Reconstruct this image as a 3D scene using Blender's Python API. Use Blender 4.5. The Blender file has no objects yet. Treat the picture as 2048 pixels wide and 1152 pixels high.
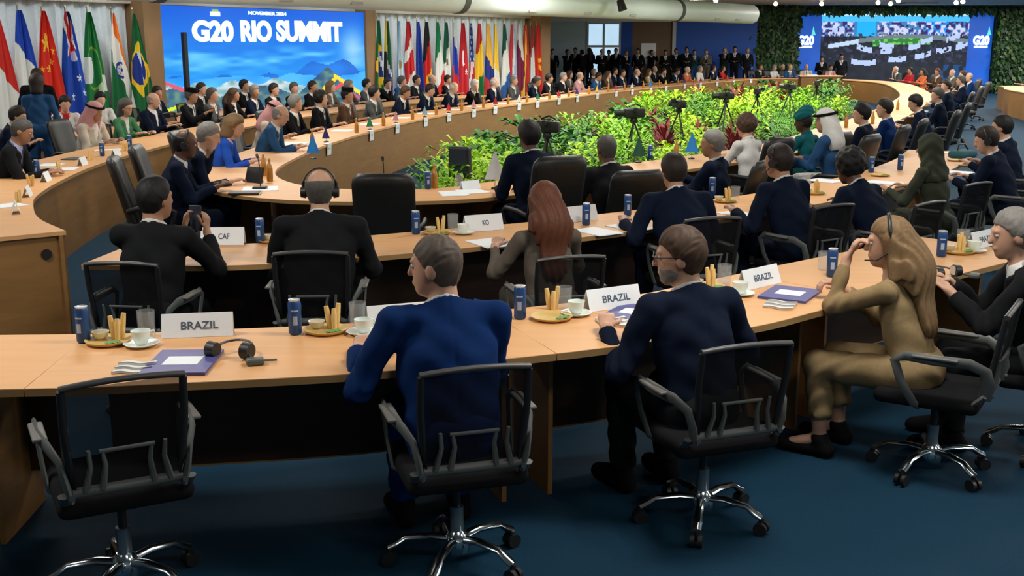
import bpy, bmesh, math, random
import numpy as np
from mathutils import Vector, Matrix
random.seed(7); RNG = np.random.default_rng(11)
scene = bpy.context.scene
C = scene.collection
PI = math.pi
R = math.radians

# ---------------------------------------------------------------- camera
FPX, HORIZON, CAMH = 2200.0, 95.0, 1.97          # image taken as 2048 x 1152
PITCH = math.atan((576 - HORIZON) / FPX)
cam_d = bpy.data.cameras.new('camera')
cam = bpy.data.objects.new('camera', cam_d)
C.objects.link(cam)
cam_d.sensor_width = 36.0
cam_d.lens = FPX / 2048 * 36.0
cam_d.clip_end = 200
cam.location = (0, 0, CAMH)
cam.rotation_euler = (PI / 2 - PITCH, 0, 0)
scene.camera = cam

# ---------------------------------------------------------------- world, exposure
w = bpy.data.worlds.new('world')
scene.world = w
w.use_nodes = True
w.node_tree.nodes['Background'].inputs[0].default_value = (0.75, 0.88, 1.0, 1)
w.node_tree.nodes['Background'].inputs[1].default_value = 0.1
vs = scene.view_settings
vs.view_transform = 'Standard'
vs.look = 'None'
vs.gamma = 1.0
vs.exposure = 0.12
vs.use_curve_mapping = False

# ---------------------------------------------------------------- ceiling lights and added front fill (area lamps, fixtures are built further down)
CEIL = 3.75
LAMP_XY = [(x, y) for x in (-8.5, -3.5, 1.5, 6.5, 11.5, 16.5, 21.5) for y in (4.4, 10.0, 15.0, 19.5, 24.0, 28.5, 33.0, 37.5, 42.0, 46.0)]
LAMP_POWER = 150.0
LAMP_XY += [(-3.5, 0.8), (1.5, 0.8), (6.5, 0.8)]
FRONT_FILL = {(-3.5, 0.8): 0.12, (1.5, 0.8): 0.30, (6.5, 0.8): 0.6}          # added front fill lamps, low power, to light cards and chairs
for i, (x, y) in enumerate(LAMP_XY):
    if x < -10 + (y - 16.2) * 0.745 + 1.2:        # the duct and flag wall run here
        continue
    ld = bpy.data.lights.new('ceiling_lamp', 'AREA')
    ld.shape = 'RECTANGLE'
    ld.size, ld.size_y = 1.2, 0.6
    ld.energy = LAMP_POWER * FRONT_FILL.get((x, y), 0.62 if y < 5 else 0.52 if y < 17 else 0.8 if y < 22 else 1.05)
    ld.color = (1.0, 0.96, 0.89)
    lo = bpy.data.objects.new('ceiling_lamp', ld)
    C.objects.link(lo)
    lo.location = (x, y, CEIL - 0.09)

for s_ in (-4.5, -1.5, 1.5, 4.5, 7.5, 10.5, 13.5):            # added unseen lamps between duct and flag wall to brighten curtain and flags
    ld = bpy.data.lights.new('added_wall_fill', 'AREA')
    ld.shape = 'RECTANGLE'
    ld.size, ld.size_y = 0.9, 0.3
    ld.energy = 20.0
    ld.color = (0.92, 0.97, 1.0)
    lo = bpy.data.objects.new('added_wall_fill', ld)
    C.objects.link(lo)
    lo.location = (-8.6 + 0.577 * s_ + 0.817 * 1.1, 20.5 + 0.817 * s_ - 0.577 * 1.1, CEIL - 0.09)

# ---------------------------------------------------------------- pixel -> place on a horizontal plane of known height
def U(px, py, h=0.75):
    a = (px - 1024) / FPX
    b = (py - 576) / FPX
    d = (a, math.cos(PITCH) - b * math.sin(PITCH), -math.sin(PITCH) - b * math.cos(PITCH))
    t = (h - CAMH) / d[2]
    return (d[0] * t, d[1] * t)

# ---------------------------------------------------------------- materials
MATS = {}
def mat(name, col, rough=0.6, metal=0.0, var=0.12, scale=30.0, bump=0.0, emit=0.0, alpha=1.0, trans=0.0, spec=0.5, coat=0.0, stretch=None):
    if name in MATS:
        return MATS[name]
    m = bpy.data.materials.new(name)
    m.use_nodes = True
    nt = m.node_tree
    b = nt.nodes['Principled BSDF']
    b.inputs['Roughness'].default_value = rough
    b.inputs['Metallic'].default_value = metal
    b.inputs['Specular IOR Level'].default_value = spec
    b.inputs['Coat Weight'].default_value = coat
    tc = nt.nodes.new('ShaderNodeTexCoord')
    mp = nt.nodes.new('ShaderNodeMapping')
    nz = nt.nodes.new('ShaderNodeTexNoise')
    nz.inputs['Scale'].default_value = scale
    nz.inputs['Detail'].default_value = 3
    if stretch:
        mp.inputs['Scale'].default_value = stretch
    nt.links.new(tc.outputs['Object'], mp.inputs[0])
    nt.links.new(mp.outputs[0], nz.inputs['Vector'])
    mr = nt.nodes.new('ShaderNodeMapRange')
    mr.inputs['To Min'].default_value = 1 - var
    mr.inputs['To Max'].default_value = 1 + var
    nt.links.new(nz.outputs['Fac'], mr.inputs[0])
    mx = nt.nodes.new('ShaderNodeVectorMath')
    mx.operation = 'SCALE'
    mx.inputs[0].default_value = col
    nt.links.new(mr.outputs[0], mx.inputs['Scale'])
    nt.links.new(mx.outputs[0], b.inputs['Base Color'])
    if bump:
        bp = nt.nodes.new('ShaderNodeBump')
        bp.inputs['Strength'].default_value = bump
        bp.inputs['Distance'].default_value = 0.01
        nt.links.new(nz.outputs['Fac'], bp.inputs['Height'])
        nt.links.new(bp.outputs[0], b.inputs['Normal'])
    if emit:
        nt.links.new(mx.outputs[0], b.inputs['Emission Color'])
        b.inputs['Emission Strength'].default_value = emit
    if alpha < 1:
        b.inputs['Alpha'].default_value = alpha
    if trans:
        b.inputs['Transmission Weight'].default_value = trans
        b.inputs['IOR'].default_value = 1.1
    MATS[name] = m
    return m

def attr_mat(name, rough=0.8, emit=0.0):
    """printed / lit picture: colour comes from the mesh's 'print' colours"""
    if name in MATS:
        return MATS[name]
    m = bpy.data.materials.new(name)
    m.use_nodes = True
    nt = m.node_tree
    b = nt.nodes['Principled BSDF']
    b.inputs['Roughness'].default_value = rough
    a = nt.nodes.new('ShaderNodeAttribute')
    a.attribute_name = 'print'
    if emit:
        b.inputs['Base Color'].default_value = (0.01, 0.01, 0.01, 1)
        nt.links.new(a.outputs['Color'], b.inputs['Emission Color'])
        b.inputs['Emission Strength'].default_value = emit
    else:
        nt.links.new(a.outputs['Color'], b.inputs['Base Color'])
    MATS[name] = m
    return m

def wood(name, col, along=(1, 1, 1), rough=0.42, contrast=0.25, scale=3.0):
    if name in MATS:
        return MATS[name]
    m = bpy.data.materials.new(name)
    m.use_nodes = True
    nt = m.node_tree
    b = nt.nodes['Principled BSDF']
    b.inputs['Roughness'].default_value = rough
    tc = nt.nodes.new('ShaderNodeTexCoord')
    mp = nt.nodes.new('ShaderNodeMapping')
    mp.inputs['Scale'].default_value = along
    nz = nt.nodes.new('ShaderNodeTexNoise')
    nz.inputs['Scale'].default_value = scale
    nz.inputs['Detail'].default_value = 5
    nz.inputs['Distortion'].default_value = 0.6
    nt.links.new(tc.outputs['Object'], mp.inputs[0])
    nt.links.new(mp.outputs[0], nz.inputs['Vector'])
    cr = nt.nodes.new('ShaderNodeValToRGB')
    k = 1 - contrast
    cr.color_ramp.elements[0].position = 0.3
    cr.color_ramp.elements[1].position = 0.7
    cr.color_ramp.elements[0].color = (col[0] * k, col[1] * k, col[2] * k * 0.95, 1)
    cr.color_ramp.elements[1].color = (*col, 1)
    nt.links.new(nz.outputs['Fac'], cr.inputs[0])
    nt.links.new(cr.outputs[0], b.inputs['Base Color'])
    MATS[name] = m
    return m

# ---------------------------------------------------------------- mesh helpers
class MB:
    def __init__(s):
        s.v, s.f = [], []
    def add(s, verts, faces):
        o = len(s.v)
        s.v += [tuple(v) for v in verts]
        s.f += [tuple(i + o for i in f) for f in faces]
        return s
    def box(s, c, d, rz=0.0, ry=0.0, rx=0.0):
        M = Matrix.Translation(c) @ Matrix.Rotation(rz, 4, 'Z') @ Matrix.Rotation(ry, 4, 'Y') @ Matrix.Rotation(rx, 4, 'X')
        x, y, z = d[0] / 2, d[1] / 2, d[2] / 2
        vs_ = [M @ Vector(p) for p in ((-x, -y, -z), (x, -y, -z), (x, y, -z), (-x, y, -z), (-x, -y, z), (x, -y, z), (x, y, z), (-x, y, z))]
        return s.add(vs_, [(0, 3, 2, 1), (4, 5, 6, 7), (0, 1, 5, 4), (1, 2, 6, 5), (2, 3, 7, 6), (3, 0, 4, 7)])
    def rbox(s, c, d, r=0.02, rz=0.0, rx=0.0, seg=3, M0=None):
        """box with rounded edges: superellipsoid-like via bevelled bmesh"""
        bm = bmesh.new()
        bmesh.ops.create_cube(bm, size=1.0)
        bmesh.ops.scale(bm, vec=d, verts=bm.verts)
        bmesh.ops.bevel(bm, geom=list(bm.edges), offset=r, segments=seg, affect='EDGES', profile=0.5)
        M = Matrix.Translation(c) @ Matrix.Rotation(rz, 4, 'Z') @ Matrix.Rotation(rx, 4, 'X')
        if M0 is not None:
            M = M0 @ M
        vv = [M @ v.co for v in bm.verts]
        ff = [tuple(v.index for v in f.verts) for f in bm.faces]
        bm.free()
        return s.add(vv, ff)
    def tube(s, pts, rad, n=8, flat=None, cap=True, ref=(0, 0, 1)):
        pts = [Vector(p) for p in pts]
        if not hasattr(rad, '__len__'):
            rad = [rad] * len(pts)
        rings = []
        for i, p in enumerate(pts):
            t = (pts[min(i + 1, len(pts) - 1)] - pts[max(i - 1, 0)]).normalized()
            up = Vector(ref)
            if abs(t.dot(up)) > 0.95:
                up = Vector((0, 1, 0)) if abs(t.y) < 0.9 else Vector((1, 0, 0))
            a = t.cross(up).normalized()
            b = a.cross(t).normalized()
            k = flat if flat else 1.0
            rings.append([p + a * math.cos(2 * PI * j / n) * rad[i] + b * math.sin(2 * PI * j / n) * rad[i] * k for j in range(n)])
        vv = [q for r_ in rings for q in r_]
        ff = []
        for i in range(len(pts) - 1):
            for j in range(n):
                ff.append((i * n + j, i * n + (j + 1) % n, (i + 1) * n + (j + 1) % n, (i + 1) * n + j))
        if cap:
            ff.append(tuple(reversed(range(n))))
            ff.append(tuple((len(pts) - 1) * n + j for j in range(n)))
        return s.add(vv, ff)
    def lathe(s, prof, n=16, c=(0, 0, 0)):
        vv, ff = [], []
        for r_, z in prof:
            for j in range(n):
                a = 2 * PI * j / n
                vv.append((c[0] + r_ * math.cos(a), c[1] + r_ * math.sin(a), c[2] + z))
        for i in range(len(prof) - 1):
            for j in range(n):
                ff.append((i * n + j, i * n + (j + 1) % n, (i + 1) * n + (j + 1) % n, (i + 1) * n + j))
        if prof[0][0] > 1e-5:
            ff.append(tuple(reversed(range(n))))
        if prof[-1][0] > 1e-5:
            ff.append(tuple((len(prof) - 1) * n + j for j in range(n)))
        return s.add(vv, ff)
    def prism(s, poly, z0, z1):
        n = len(poly)
        vv = [(x, y, z0) for x, y in poly] + [(x, y, z1) for x, y in poly]
        ff = [tuple(reversed(range(n))), tuple(range(n, 2 * n))]
        ff += [(i, (i + 1) % n, n + (i + 1) % n, n + i) for i in range(n)]
        return s.add(vv, ff)
    def mesh(s, name, smooth=False):
        me = bpy.data.meshes.new(name)
        me.from_pydata(s.v, [], s.f)
        if smooth:
            me.shade_smooth()
        me.update()
        return me
    def build(s, name, m, parent=None, smooth=False, auto=None):
        me = s.mesh(name, smooth)
        if auto is not None:
            me.shade_smooth()
            me.set_sharp_from_angle(angle=R(auto))
        return obj(name, me, m, parent)

def obj(name, me, m=None, parent=None):
    o = bpy.data.objects.new(name, me)
    C.objects.link(o)
    if m is not None:
        if not me.materials:
            me.materials.append(m)
    if parent is not None:
        o.parent = parent
    return o

def tag(o, label=None, cat=None, group=None, kind=None):
    if label: o['label'] = label
    if cat: o['category'] = cat
    if group: o['group'] = group
    if kind: o['kind'] = kind
    return o

def thing(name, label, cat, loc=(0, 0, 0), rz=0.0, group=None):
    o = bpy.data.objects.new(name, None)
    o.empty_display_size = 0.1
    C.objects.link(o)
    o.location = loc
    o.rotation_euler = (0, 0, rz)
    return tag(o, label, cat, group)

def copy_tree(o, parent=None):
    c = o.copy()
    C.objects.link(c)
    c.parent = parent
    for ch in o.children:
        copy_tree(ch, c)
    return c

class Proto:
    """first use places the built thing itself, later uses copies of it and its parts"""
    def __init__(s, build):
        s.build, s.first = build, None
    def put(s, loc, rz=0.0, label=None, group=None, scale=None):
        if s.first is None:
            s.first = s.build()
            o = s.first
        else:
            o = copy_tree(s.first)
        o.location = loc
        o.rotation_euler = (0, 0, rz)
        k = scale or 1.0
        o.scale = (k, k, k)
        if label: o['label'] = label
        if group: o['group'] = group
        return o

def recolor(o, m):
    """give a copy its own colour while it shares the mesh"""
    if o.type == 'MESH':
        o.material_slots[0].link = 'OBJECT'
        o.material_slots[0].material = m

def struct(o):
    o['kind'] = 'structure'
    return o

def spline(pts, step=0.12, closed=False):
    """Catmull-Rom through 2-D points, resampled evenly"""
    P = [np.array(p, float) for p in pts]
    n = len(P)
    out = []
    rng = range(n) if closed else range(n - 1)
    for i in rng:
        p1, p2 = P[i], P[(i + 1) % n]
        p0 = P[(i - 1) % n] if (closed or i > 0) else 2 * p1 - p2
        p3 = P[(i + 2) % n] if (closed or i < n - 2) else 2 * p2 - p1
        for t in np.linspace(0, 1, 24, endpoint=False):
            out.append(0.5 * (2 * p1 + (p2 - p0) * t + (2 * p0 - 5 * p1 + 4 * p2 - p3) * t * t + (3 * p1 - p0 - 3 * p2 + p3) * t ** 3))
    if closed: out.append(out[0])
    else: out.append(P[-1])
    out = np.array(out)
    L = np.concatenate([[0], np.cumsum(np.linalg.norm(np.diff(out, axis=0), axis=1))])
    m = max(2, int(round(L[-1] / step)) + 1)
    s_ = np.linspace(0, L[-1], m)
    return np.stack([np.interp(s_, L, out[:, 0]), np.interp(s_, L, out[:, 1])], 1)

def offset(pl, d, closed=False):
    """offset to the left of travel by d"""
    if closed:
        q = pl[:-1]
        t = np.roll(q, -1, 0) - np.roll(q, 1, 0)
        t /= np.linalg.norm(t, axis=1)[:, None]
        o = q + d * np.stack([-t[:, 1], t[:, 0]], 1)
        return np.vstack([o, o[:1]])
    t = np.gradient(pl, axis=0)
    t /= np.linalg.norm(t, axis=1)[:, None]
    return pl + d * np.stack([-t[:, 1], t[:, 0]], 1)

def strip(mb, A, B, z0, z1, closed=False):
    """solid band between two matching polylines A and B, z0..z1"""
    n = len(A)
    vv = []
    for i in range(n):
        vv += [(A[i][0], A[i][1], z0), (B[i][0], B[i][1], z0), (B[i][0], B[i][1], z1), (A[i][0], A[i][1], z1)]
    ff = []
    for i in range(n - 1):
        a, b = i * 4, (i + 1) * 4
        for k in range(4):
            ff.append((a + k, a + (k + 1) % 4, b + (k + 1) % 4, b + k))
    if not closed:
        ff.append((3, 2, 1, 0))
        e = (n - 1) * 4
        ff.append((e, e + 1, e + 2, e + 3))
    mb.add(vv, ff)
    return mb

def text_mesh(body, width, height=None, depth=0.002, bold=0.0, spacing=1.0):
    cu = bpy.data.curves.new('lettering', 'FONT')
    cu.body = body
    cu.align_x, cu.align_y = 'CENTER', 'CENTER'
    cu.extrude = depth
    cu.offset = bold
    cu.space_character = spacing
    o = bpy.data.objects.new('lettering', cu)
    C.objects.link(o)
    bpy.context.view_layer.update()
    me = bpy.data.meshes.new_from_object(o.evaluated_get(bpy.context.evaluated_depsgraph_get()))
    bpy.data.objects.remove(o)
    bpy.data.curves.remove(cu)
    co = np.empty(len(me.vertices) * 3)
    me.vertices.foreach_get('co', co)
    co = co.reshape(-1, 3)
    lo, hi = co.min(0), co.max(0)
    k = width / (hi[0] - lo[0])
    kh = (height / (hi[1] - lo[1])) if height else k
    co[:, 0] = (co[:, 0] - (lo[0] + hi[0]) / 2) * k
    co[:, 1] = (co[:, 1] - (lo[1] + hi[1]) / 2) * kh
    me.vertices.foreach_set('co', co.ravel())
    me.materials.clear()
    me.update()
    me.name = 'lettering'
    return me

def grid_mesh(name, fn, nu, nv, colfn):
    """nu x nv sheet: fn(u,v)->xyz arrays, colfn(u,v)->rgb arrays for each face"""
    u, v = np.meshgrid(np.linspace(0, 1, nu + 1), np.linspace(0, 1, nv + 1))
    X = np.stack(fn(u, v), -1).reshape(-1, 3)
    i = np.arange(nv)[:, None] * (nu + 1) + np.arange(nu)[None, :]
    F = np.stack([i, i + 1, i + nu + 2, i + nu + 1], -1).reshape(-1, 4)
    me = bpy.data.meshes.new(name)
    me.from_pydata(X.tolist(), [], F.tolist())
    if colfn is not None:
        uc, vc = np.meshgrid((np.arange(nu) + .5) / nu, (np.arange(nv) + .5) / nv)
        col = np.clip(np.stack(colfn(uc, vc), -1), 0, 1).reshape(-1, 3)
        col = np.where(col <= 0.04045, col / 12.92, ((col + 0.055) / 1.055) ** 2.4)
        col = np.concatenate([col, np.ones((len(col), 1))], 1)
        a = me.color_attributes.new('print', 'FLOAT_COLOR', 'CORNER')
        a.data.foreach_set('color', np.repeat(col, 4, 0).ravel())
    me.shade_smooth()
    me.update()
    return me

def vnoise(x, y, seed=0):
    """smooth value noise for printed pictures"""
    r = np.random.default_rng(seed).random((64, 64))
    xi, yi = np.floor(x).astype(int), np.floor(y).astype(int)
    fx, fy = x - xi, y - yi
    fx, fy = fx * fx * (3 - 2 * fx), fy * fy * (3 - 2 * fy)
    g = lambda a, b: r[a % 64, b % 64]
    return (g(xi, yi) * (1 - fx) + g(xi + 1, yi) * fx) * (1 - fy) + (g(xi, yi + 1) * (1 - fx) + g(xi + 1, yi + 1) * fx) * fy

def srgb(r, g, b):
    f = lambda c: (c / 255 / 12.92) if c <= 10 else ((c / 255 + 0.055) / 1.055) ** 2.4
    return (f(r), f(g), f(b))

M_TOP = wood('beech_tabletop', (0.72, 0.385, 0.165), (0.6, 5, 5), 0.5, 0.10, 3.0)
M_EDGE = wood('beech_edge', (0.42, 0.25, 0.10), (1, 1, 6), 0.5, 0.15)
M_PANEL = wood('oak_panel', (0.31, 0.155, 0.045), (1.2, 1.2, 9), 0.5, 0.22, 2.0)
M_SHADEWOOD = wood('shaded_wood', (0.055, 0.025, 0.012), (1, 1, 8), 0.5, 0.25)  # dark tone paints the shade under the table into the modesty panel
M_BLACK = mat('black_plastic', (0.012, 0.012, 0.013), 0.45)
M_GREYPL = mat('grey_plastic', (0.085, 0.095, 0.09), 0.5, var=0.06)
M_CHROME = mat('chrome', (0.72, 0.80, 0.84), 0.16, 1.0, var=0.03)
M_LEATHER = mat('black_leather', (0.009, 0.010, 0.009), 0.45, var=0.2, scale=60, bump=0.15)
M_FABRIC = mat('black_fabric', (0.008, 0.008, 0.009), 0.9, var=0.25, scale=150, spec=0.12)
M_WHITE = mat('white_card', (0.80, 0.85, 0.88), 0.6, var=0.03)
M_CHINA = mat('white_china', (0.78, 0.85, 0.80), 0.18, var=0.02)
M_INK = mat('grey_ink', (0.06, 0.09, 0.14), 0.7)

# ================================================================ THE SETTING
m_floor = mat('navy_carpet', (0.004, 0.030, 0.060), 0.8, var=0.3, scale=90, bump=0.1, spec=0.15)
struct(MB().add([(-16, -6, 0), (30, -6, 0), (30, 54, 0), (-16, 54, 0)], [(0, 1, 2, 3)]).build('floor', m_floor))
m_ceil = mat('grey_ceiling', (0.70, 0.71, 0.70), 0.8, var=0.15, scale=2)
struct(MB().add([(-16, -6, CEIL), (30, -6, CEIL), (30, 54, CEIL), (-16, 54, CEIL)], [(0, 3, 2, 1)]).build('ceiling', m_ceil))
m_wall = mat('pale_grey_wall', (0.50, 0.54, 0.56), 0.7, var=0.06, scale=3)

# the left wall line carries banner and flags
WA, WB = np.array([-8.6, 20.5]), np.array([0.8, 33.8])
WD = (WB - WA) / np.linalg.norm(WB - WA)
WN = np.array([WD[1], -WD[0]])                    # towards the room
def wall_at(px):
    """distance along the wall line where pixel column px meets it"""
    k = (px - 1024) / FPX * math.cos(PITCH)
    return float((k * WA[1] - WA[0]) / (WD[0] - k * WD[1]))
def wpt(s, out=0.0):
    p = WA + WD * s + WN * out
    return float(p[0]), float(p[1])
WANG = math.atan2(WD[1], WD[0])
def wall_box(name, s0, s1, z0, z1, out0, out1, m):
    a, b, c, d = wpt(s0, out0), wpt(s1, out0), wpt(s1, out1), wpt(s0, out1)
    return MB().prism([a, b, c, d][::-1], z0, z1).build(name, m)
S_END = wall_at(1098)
struct(wall_box('wall_left', -9.0, S_END, 0, CEIL, -0.9, -0.7, m_wall))
struct(MB().box((-15.9, 10, CEIL / 2), (0.2, 32, CEIL)).build('wall_west', m_wall))
struct(MB().box((29.9, 24, CEIL / 2), (0.2, 60, CEIL)).build('wall_right', m_wall))
struct(MB().box((7, -5.9, CEIL / 2), (46, 0.2, CEIL)).build('wall_rear', m_wall))
# wooden piers beside banner and flags
m_pier = wood('oak_pier', (0.34, 0.185, 0.075), (1.5, 1.5, 0.4), 0.5, 0.15)
S_B0, S_B1 = wall_at(324), wall_at(729)
for n_, (s0, s1) in enumerate(((wall_at(287), S_B0 - 0.02), (S_B1 + 0.02, wall_at(749)), (wall_at(1078), wall_at(1097)))):
    struct(wall_box('trim_%d' % (n_ + 1), s0, s1, 0, 2.95, -0.7, 0.06, m_pier))
struct(wall_box('trim_4', -8.0, S_END, 2.82, CEIL, -0.7, -0.3, mat('valance', (0.62, 0.55, 0.43), 0.8)))
# curtain folds behind the flags: pleats of one continuous hanging cloth
def curtain(name, s0, s1, label, tint):
    n = int((s1 - s0) / 0.05)
    A = np.array([wpt(s0 + (s1 - s0) * i / n, -0.45 + 0.05 * math.sin(i * 0.9) + 0.02 * math.sin(i * 2.3)) for i in range(n + 1)])
    B = A - 0.01 * WN
    o = strip(MB(), A, B, 0.02, 2.82).build(name, mat(name + '_cloth', tint, 0.85), smooth=False)
    return tag(o, label, 'curtain')
curtain('curtain', -7.5, wall_at(286), 'pale grey pleated curtain behind the flags left of the banner', (0.86, 0.92, 0.95))
curtain('curtain', wall_at(750), wall_at(1077), 'white pleated curtain behind the row of twenty flags', (0.92, 0.95, 0.96))

# ---------------------------------------------------------------- banner (lit display)
bw = S_B1 - S_B0
ban = thing('display_banner', 'wide blue lit display reading G20 RIO SUMMIT above mountains', 'banner', (*wpt((S_B0 + S_B1) / 2, 0.0), 0), WANG)
def ban_col(u, v):
    # v 0 bottom .. 1 top
    base = np.stack([0.03 + 0.05 * (1 - v), 0.36 + 0.30 * (1 - v), 0.84 + 0.12 * (1 - v)], -1)
    cl = vnoise(u * 7, v * 16, 3) * 0.6 + vnoise(u * 16, v * 30, 4) * 0.4
    band = np.exp(-((v - 0.52) / 0.13) ** 2)
    k = np.clip((cl - 0.35) * 1.6, 0, 1) * band
    base = base * (1 - k[..., None]) + np.array([0.50, 0.86, 1.0]) * k[..., None]
    glow = np.exp(-(((u - 0.93) / 0.07) ** 2 + ((v - 0.62) / 0.2) ** 2)) * 0.8
    base = base * (1 - glow[..., None]) + np.array([0.65, 0.85, 1.0]) * glow[..., None]
    def ridge(h, c0, c1, seed, rough):
        nonlocal base
        t = h - v
        m_ = t > 0
        n = vnoise(u * rough, v * rough * 0.8, seed)
        col = np.array(c0) * (1 - n[..., None]) + np.array(c1) * n[..., None]
        base = np.where(m_[..., None], col, base)
    ridge(0.34 + 0.16 * np.exp(-((u - 0.80) / 0.17) ** 2) + 0.04 * np.sin(u * 30), (0.02, 0.34, 0.76), (0.08, 0.50, 0.90), 5, 12)
    ridge(0.33 + 0.05 * vnoise(u * 12, u * 0, 6), (0.05, 0.52, 0.95), (0.35, 0.76, 0.98), 7, 10)
    ridge(0.24 + 0.10 * vnoise(u * 14, u * 0 + 3, 8) - 0.3 * np.clip(u - 0.55, 0, 1), (0.35, 0.60, 0.62), (0.88, 0.90, 0.93), 9, 34)
    ridge(0.17 + 0.10 * np.abs(np.sin(u * 9 + 1)) * (u < 0.6) + 0.27 * np.clip(1 - np.abs(u - 0.78) / 0.16, 0, 1), (0.12, 0.30, 0.48), (0.42, 0.58, 0.52), 10, 40)
    for x0, y0, sl, c in ((0.66, 0.06, 1.5, (0.95, 0.85, 0.15)), (0.70, 0.05, 1.25, (0.90, 0.30, 0.30)), (0.62, 0.02, 0.5, (0.1, 0.65, 0.45)), (0.985, 0.12, -1.35, (0.93, 0.86, 0.25)), (1.03, 0.02, -1.1, (0.75, 0.35, 0.5)), (0.02, 0.30, -0.9, (0.85, 0.35, 0.45)), (0.02, 0.08, 0.6, (0.85, 0.9, 0.15))):
        d = np.abs((v - y0) - sl * (u - x0)) / math.hypot(1, sl)
        on = (d < 0.014) & (np.abs(u - x0) < 0.17) & (v < 0.36)
        base = np.where(on[..., None], np.array(c), base)
    return base[..., 0], base[..., 1], base[..., 2]
BZ0, BZ1 = 0.55, 2.80
obj('display_face', grid_mesh('display_face', lambda u, v: ((u - .5) * bw, 0 * u - 0.002, BZ0 + v * (BZ1 - BZ0)), 200, 90, ban_col), attr_mat('banner_light', emit=1.05), ban)
MB().box((0, 0.06, (BZ0 + BZ1) / 2), (bw + 0.02, 0.1, BZ1 - BZ0 + 0.02)).build('display_housing', M_BLACK, ban)
m_letter = mat('white_lit_letters', (0.80, 0.93, 1.0), 0.5, emit=0.95, var=0.1, scale=4)
def ban_u(px): return (wall_at(px) - (S_B0 + S_B1) / 2)
def ban_text(body, x0, x1, y0, y1, bold, m):
    """word between pixel columns x0..x1 on the banner's plane, heights from pixel rows"""
    a, b = ban_u(x0), ban_u(x1)
    p = wpt((S_B0 + S_B1) / 2 + (a + b) / 2)
    zc = p[1] * math.cos(PITCH)
    z1, z0 = [CAMH + (95 - y) / FPX * zc * math.cos(PITCH) for y in (y0, y1)]
    o = obj('lettering', text_mesh(body, b - a, z1 - z0, 0.01, bold), m, ban)
    o.location = ((a + b) / 2, -0.02, (z0 + z1) / 2)
    o.rotation_euler = (PI / 2, 0, 0)
ban_text('G20', 385, 467, 41, 84, 0.045, m_letter)
ban_text('RIO', 482, 543, 41, 84, 0.045, m_letter)
ban_text('SUMMIT', 553, 684, 42, 84, 0.045, m_letter)
ban_text('NOVEMBER 2024', 499, 574, 24, 31, 0.02, m_letter)
eb = MB().box((ban_u(433), -0.015, 2.66), (0.26, 0.012, 0.09)).build('emblem', m_letter, ban)
MB().box((ban_u(433), -0.016, 2.73), (0.17, 0.012, 0.05)).build('emblem_top', mat('emblem_green', (0.25, 0.4, 0.12), 0.5, emit=0.6), ban)
pl_ = thing('speaker_column', 'tall thin black loudspeaker column before the left of the display', 'loudspeaker', (*wpt(wall_at(347), 0.35), 0), WANG)
MB().rbox((0, 0, 1.62), (0.095, 0.09, 1.3), 0.012).build('cabinet', M_BLACK, pl_)
MB().tube([(0, 0, 0.03), (0, 0, 0.98)], 0.02).build('pole', M_BLACK, pl_)
MB().lathe([(0.2, 0), (0.2, 0.02), (0.02, 0.04)], 20).build('base_plate', M_BLACK, pl_)

# ---------------------------------------------------------------- flags
def c3(*c): return np.array(c, float) / 255
def star(u, v, cu, cv, r, asp):
    x, y = (u - cu) * asp, (v - cv)
    rr = np.hypot(x, y); a = np.arctan2(x, -y)
    k = 0.62 + 0.38 * np.cos(5 * a)
    return rr < r * k
def fl(fn):
    def g(u, v):
        o = np.zeros(u.shape + (3,))
        o[...] = 0.9
        fn(u, v, o)
        return o[..., 0], o[..., 1], o[..., 2]
    return g
# v runs 0 at the pole top to 1 at the lower edge, u across the hanging cloth
def bands(cols, cuts, slope=0.25):
    def fn(u, v, o):
        q = v + slope * (u - 0.5)
        lo = -9
        for c, hi in zip(cols, list(cuts) + [9]):
            o[(q >= lo) & (q < hi)] = c3(*c); lo = hi
    return fn
def vert(cols, cuts, slope=0.0):
    def fn(u, v, o):
        q = u + slope * (v - 0.5)
        lo = -9
        for c, hi in zip(cols, list(cuts) + [9]):
            o[(q >= lo) & (q < hi)] = c3(*c); lo = hi
    return fn
RED, WHI, GRN, BLU, YEL, BLK = (205, 40, 30), (228, 228, 222), (20, 110, 55), (25, 60, 160), (250, 205, 30), (18, 18, 18)
def f_china(u, v, o):
    o[...] = c3(222, 45, 25)
    for cu, cv, r in ((.42, .28, .09), (.85, .34, .035), (.7, .44, .035), (.45, .50, .035), (.2, .50, .03)):
        o[star(u, v, cu, cv, r, .35)] = c3(255, 205, 60)
def f_aus(u, v, o):
    o[...] = c3(20, 70, 175)
    q = v + 0.12 * (u - 0.5)
    o[q < .14] = c3(25, 40, 100)
    x = (u - .5) * 0.8 - (q - .27) * 1.1
    y = (u - .5) * 0.8 + (q - .27) * 1.1
    on = q < .36
    o[on & ((np.abs(x) < .16) | (np.abs(y) < .14) )] = c3(235, 225, 225)
    o[on & ((np.abs(x) < .09) | (np.abs(y) < .07))] = c3(190, 35, 45)
    o[(q < .12) & (u > .5)] = c3(25, 40, 100)
    o[(q > .36) & (q < .45) & (np.abs(u - .62 - (q - .40) * 1.2) < .10)] = c3(225, 215, 230)
    for cu, cv in ((.72, .58), (.45, .75), (.85, .71)):
        o[star(u, v, cu, cv, .035, .35)] = c3(245, 245, 250)
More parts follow.
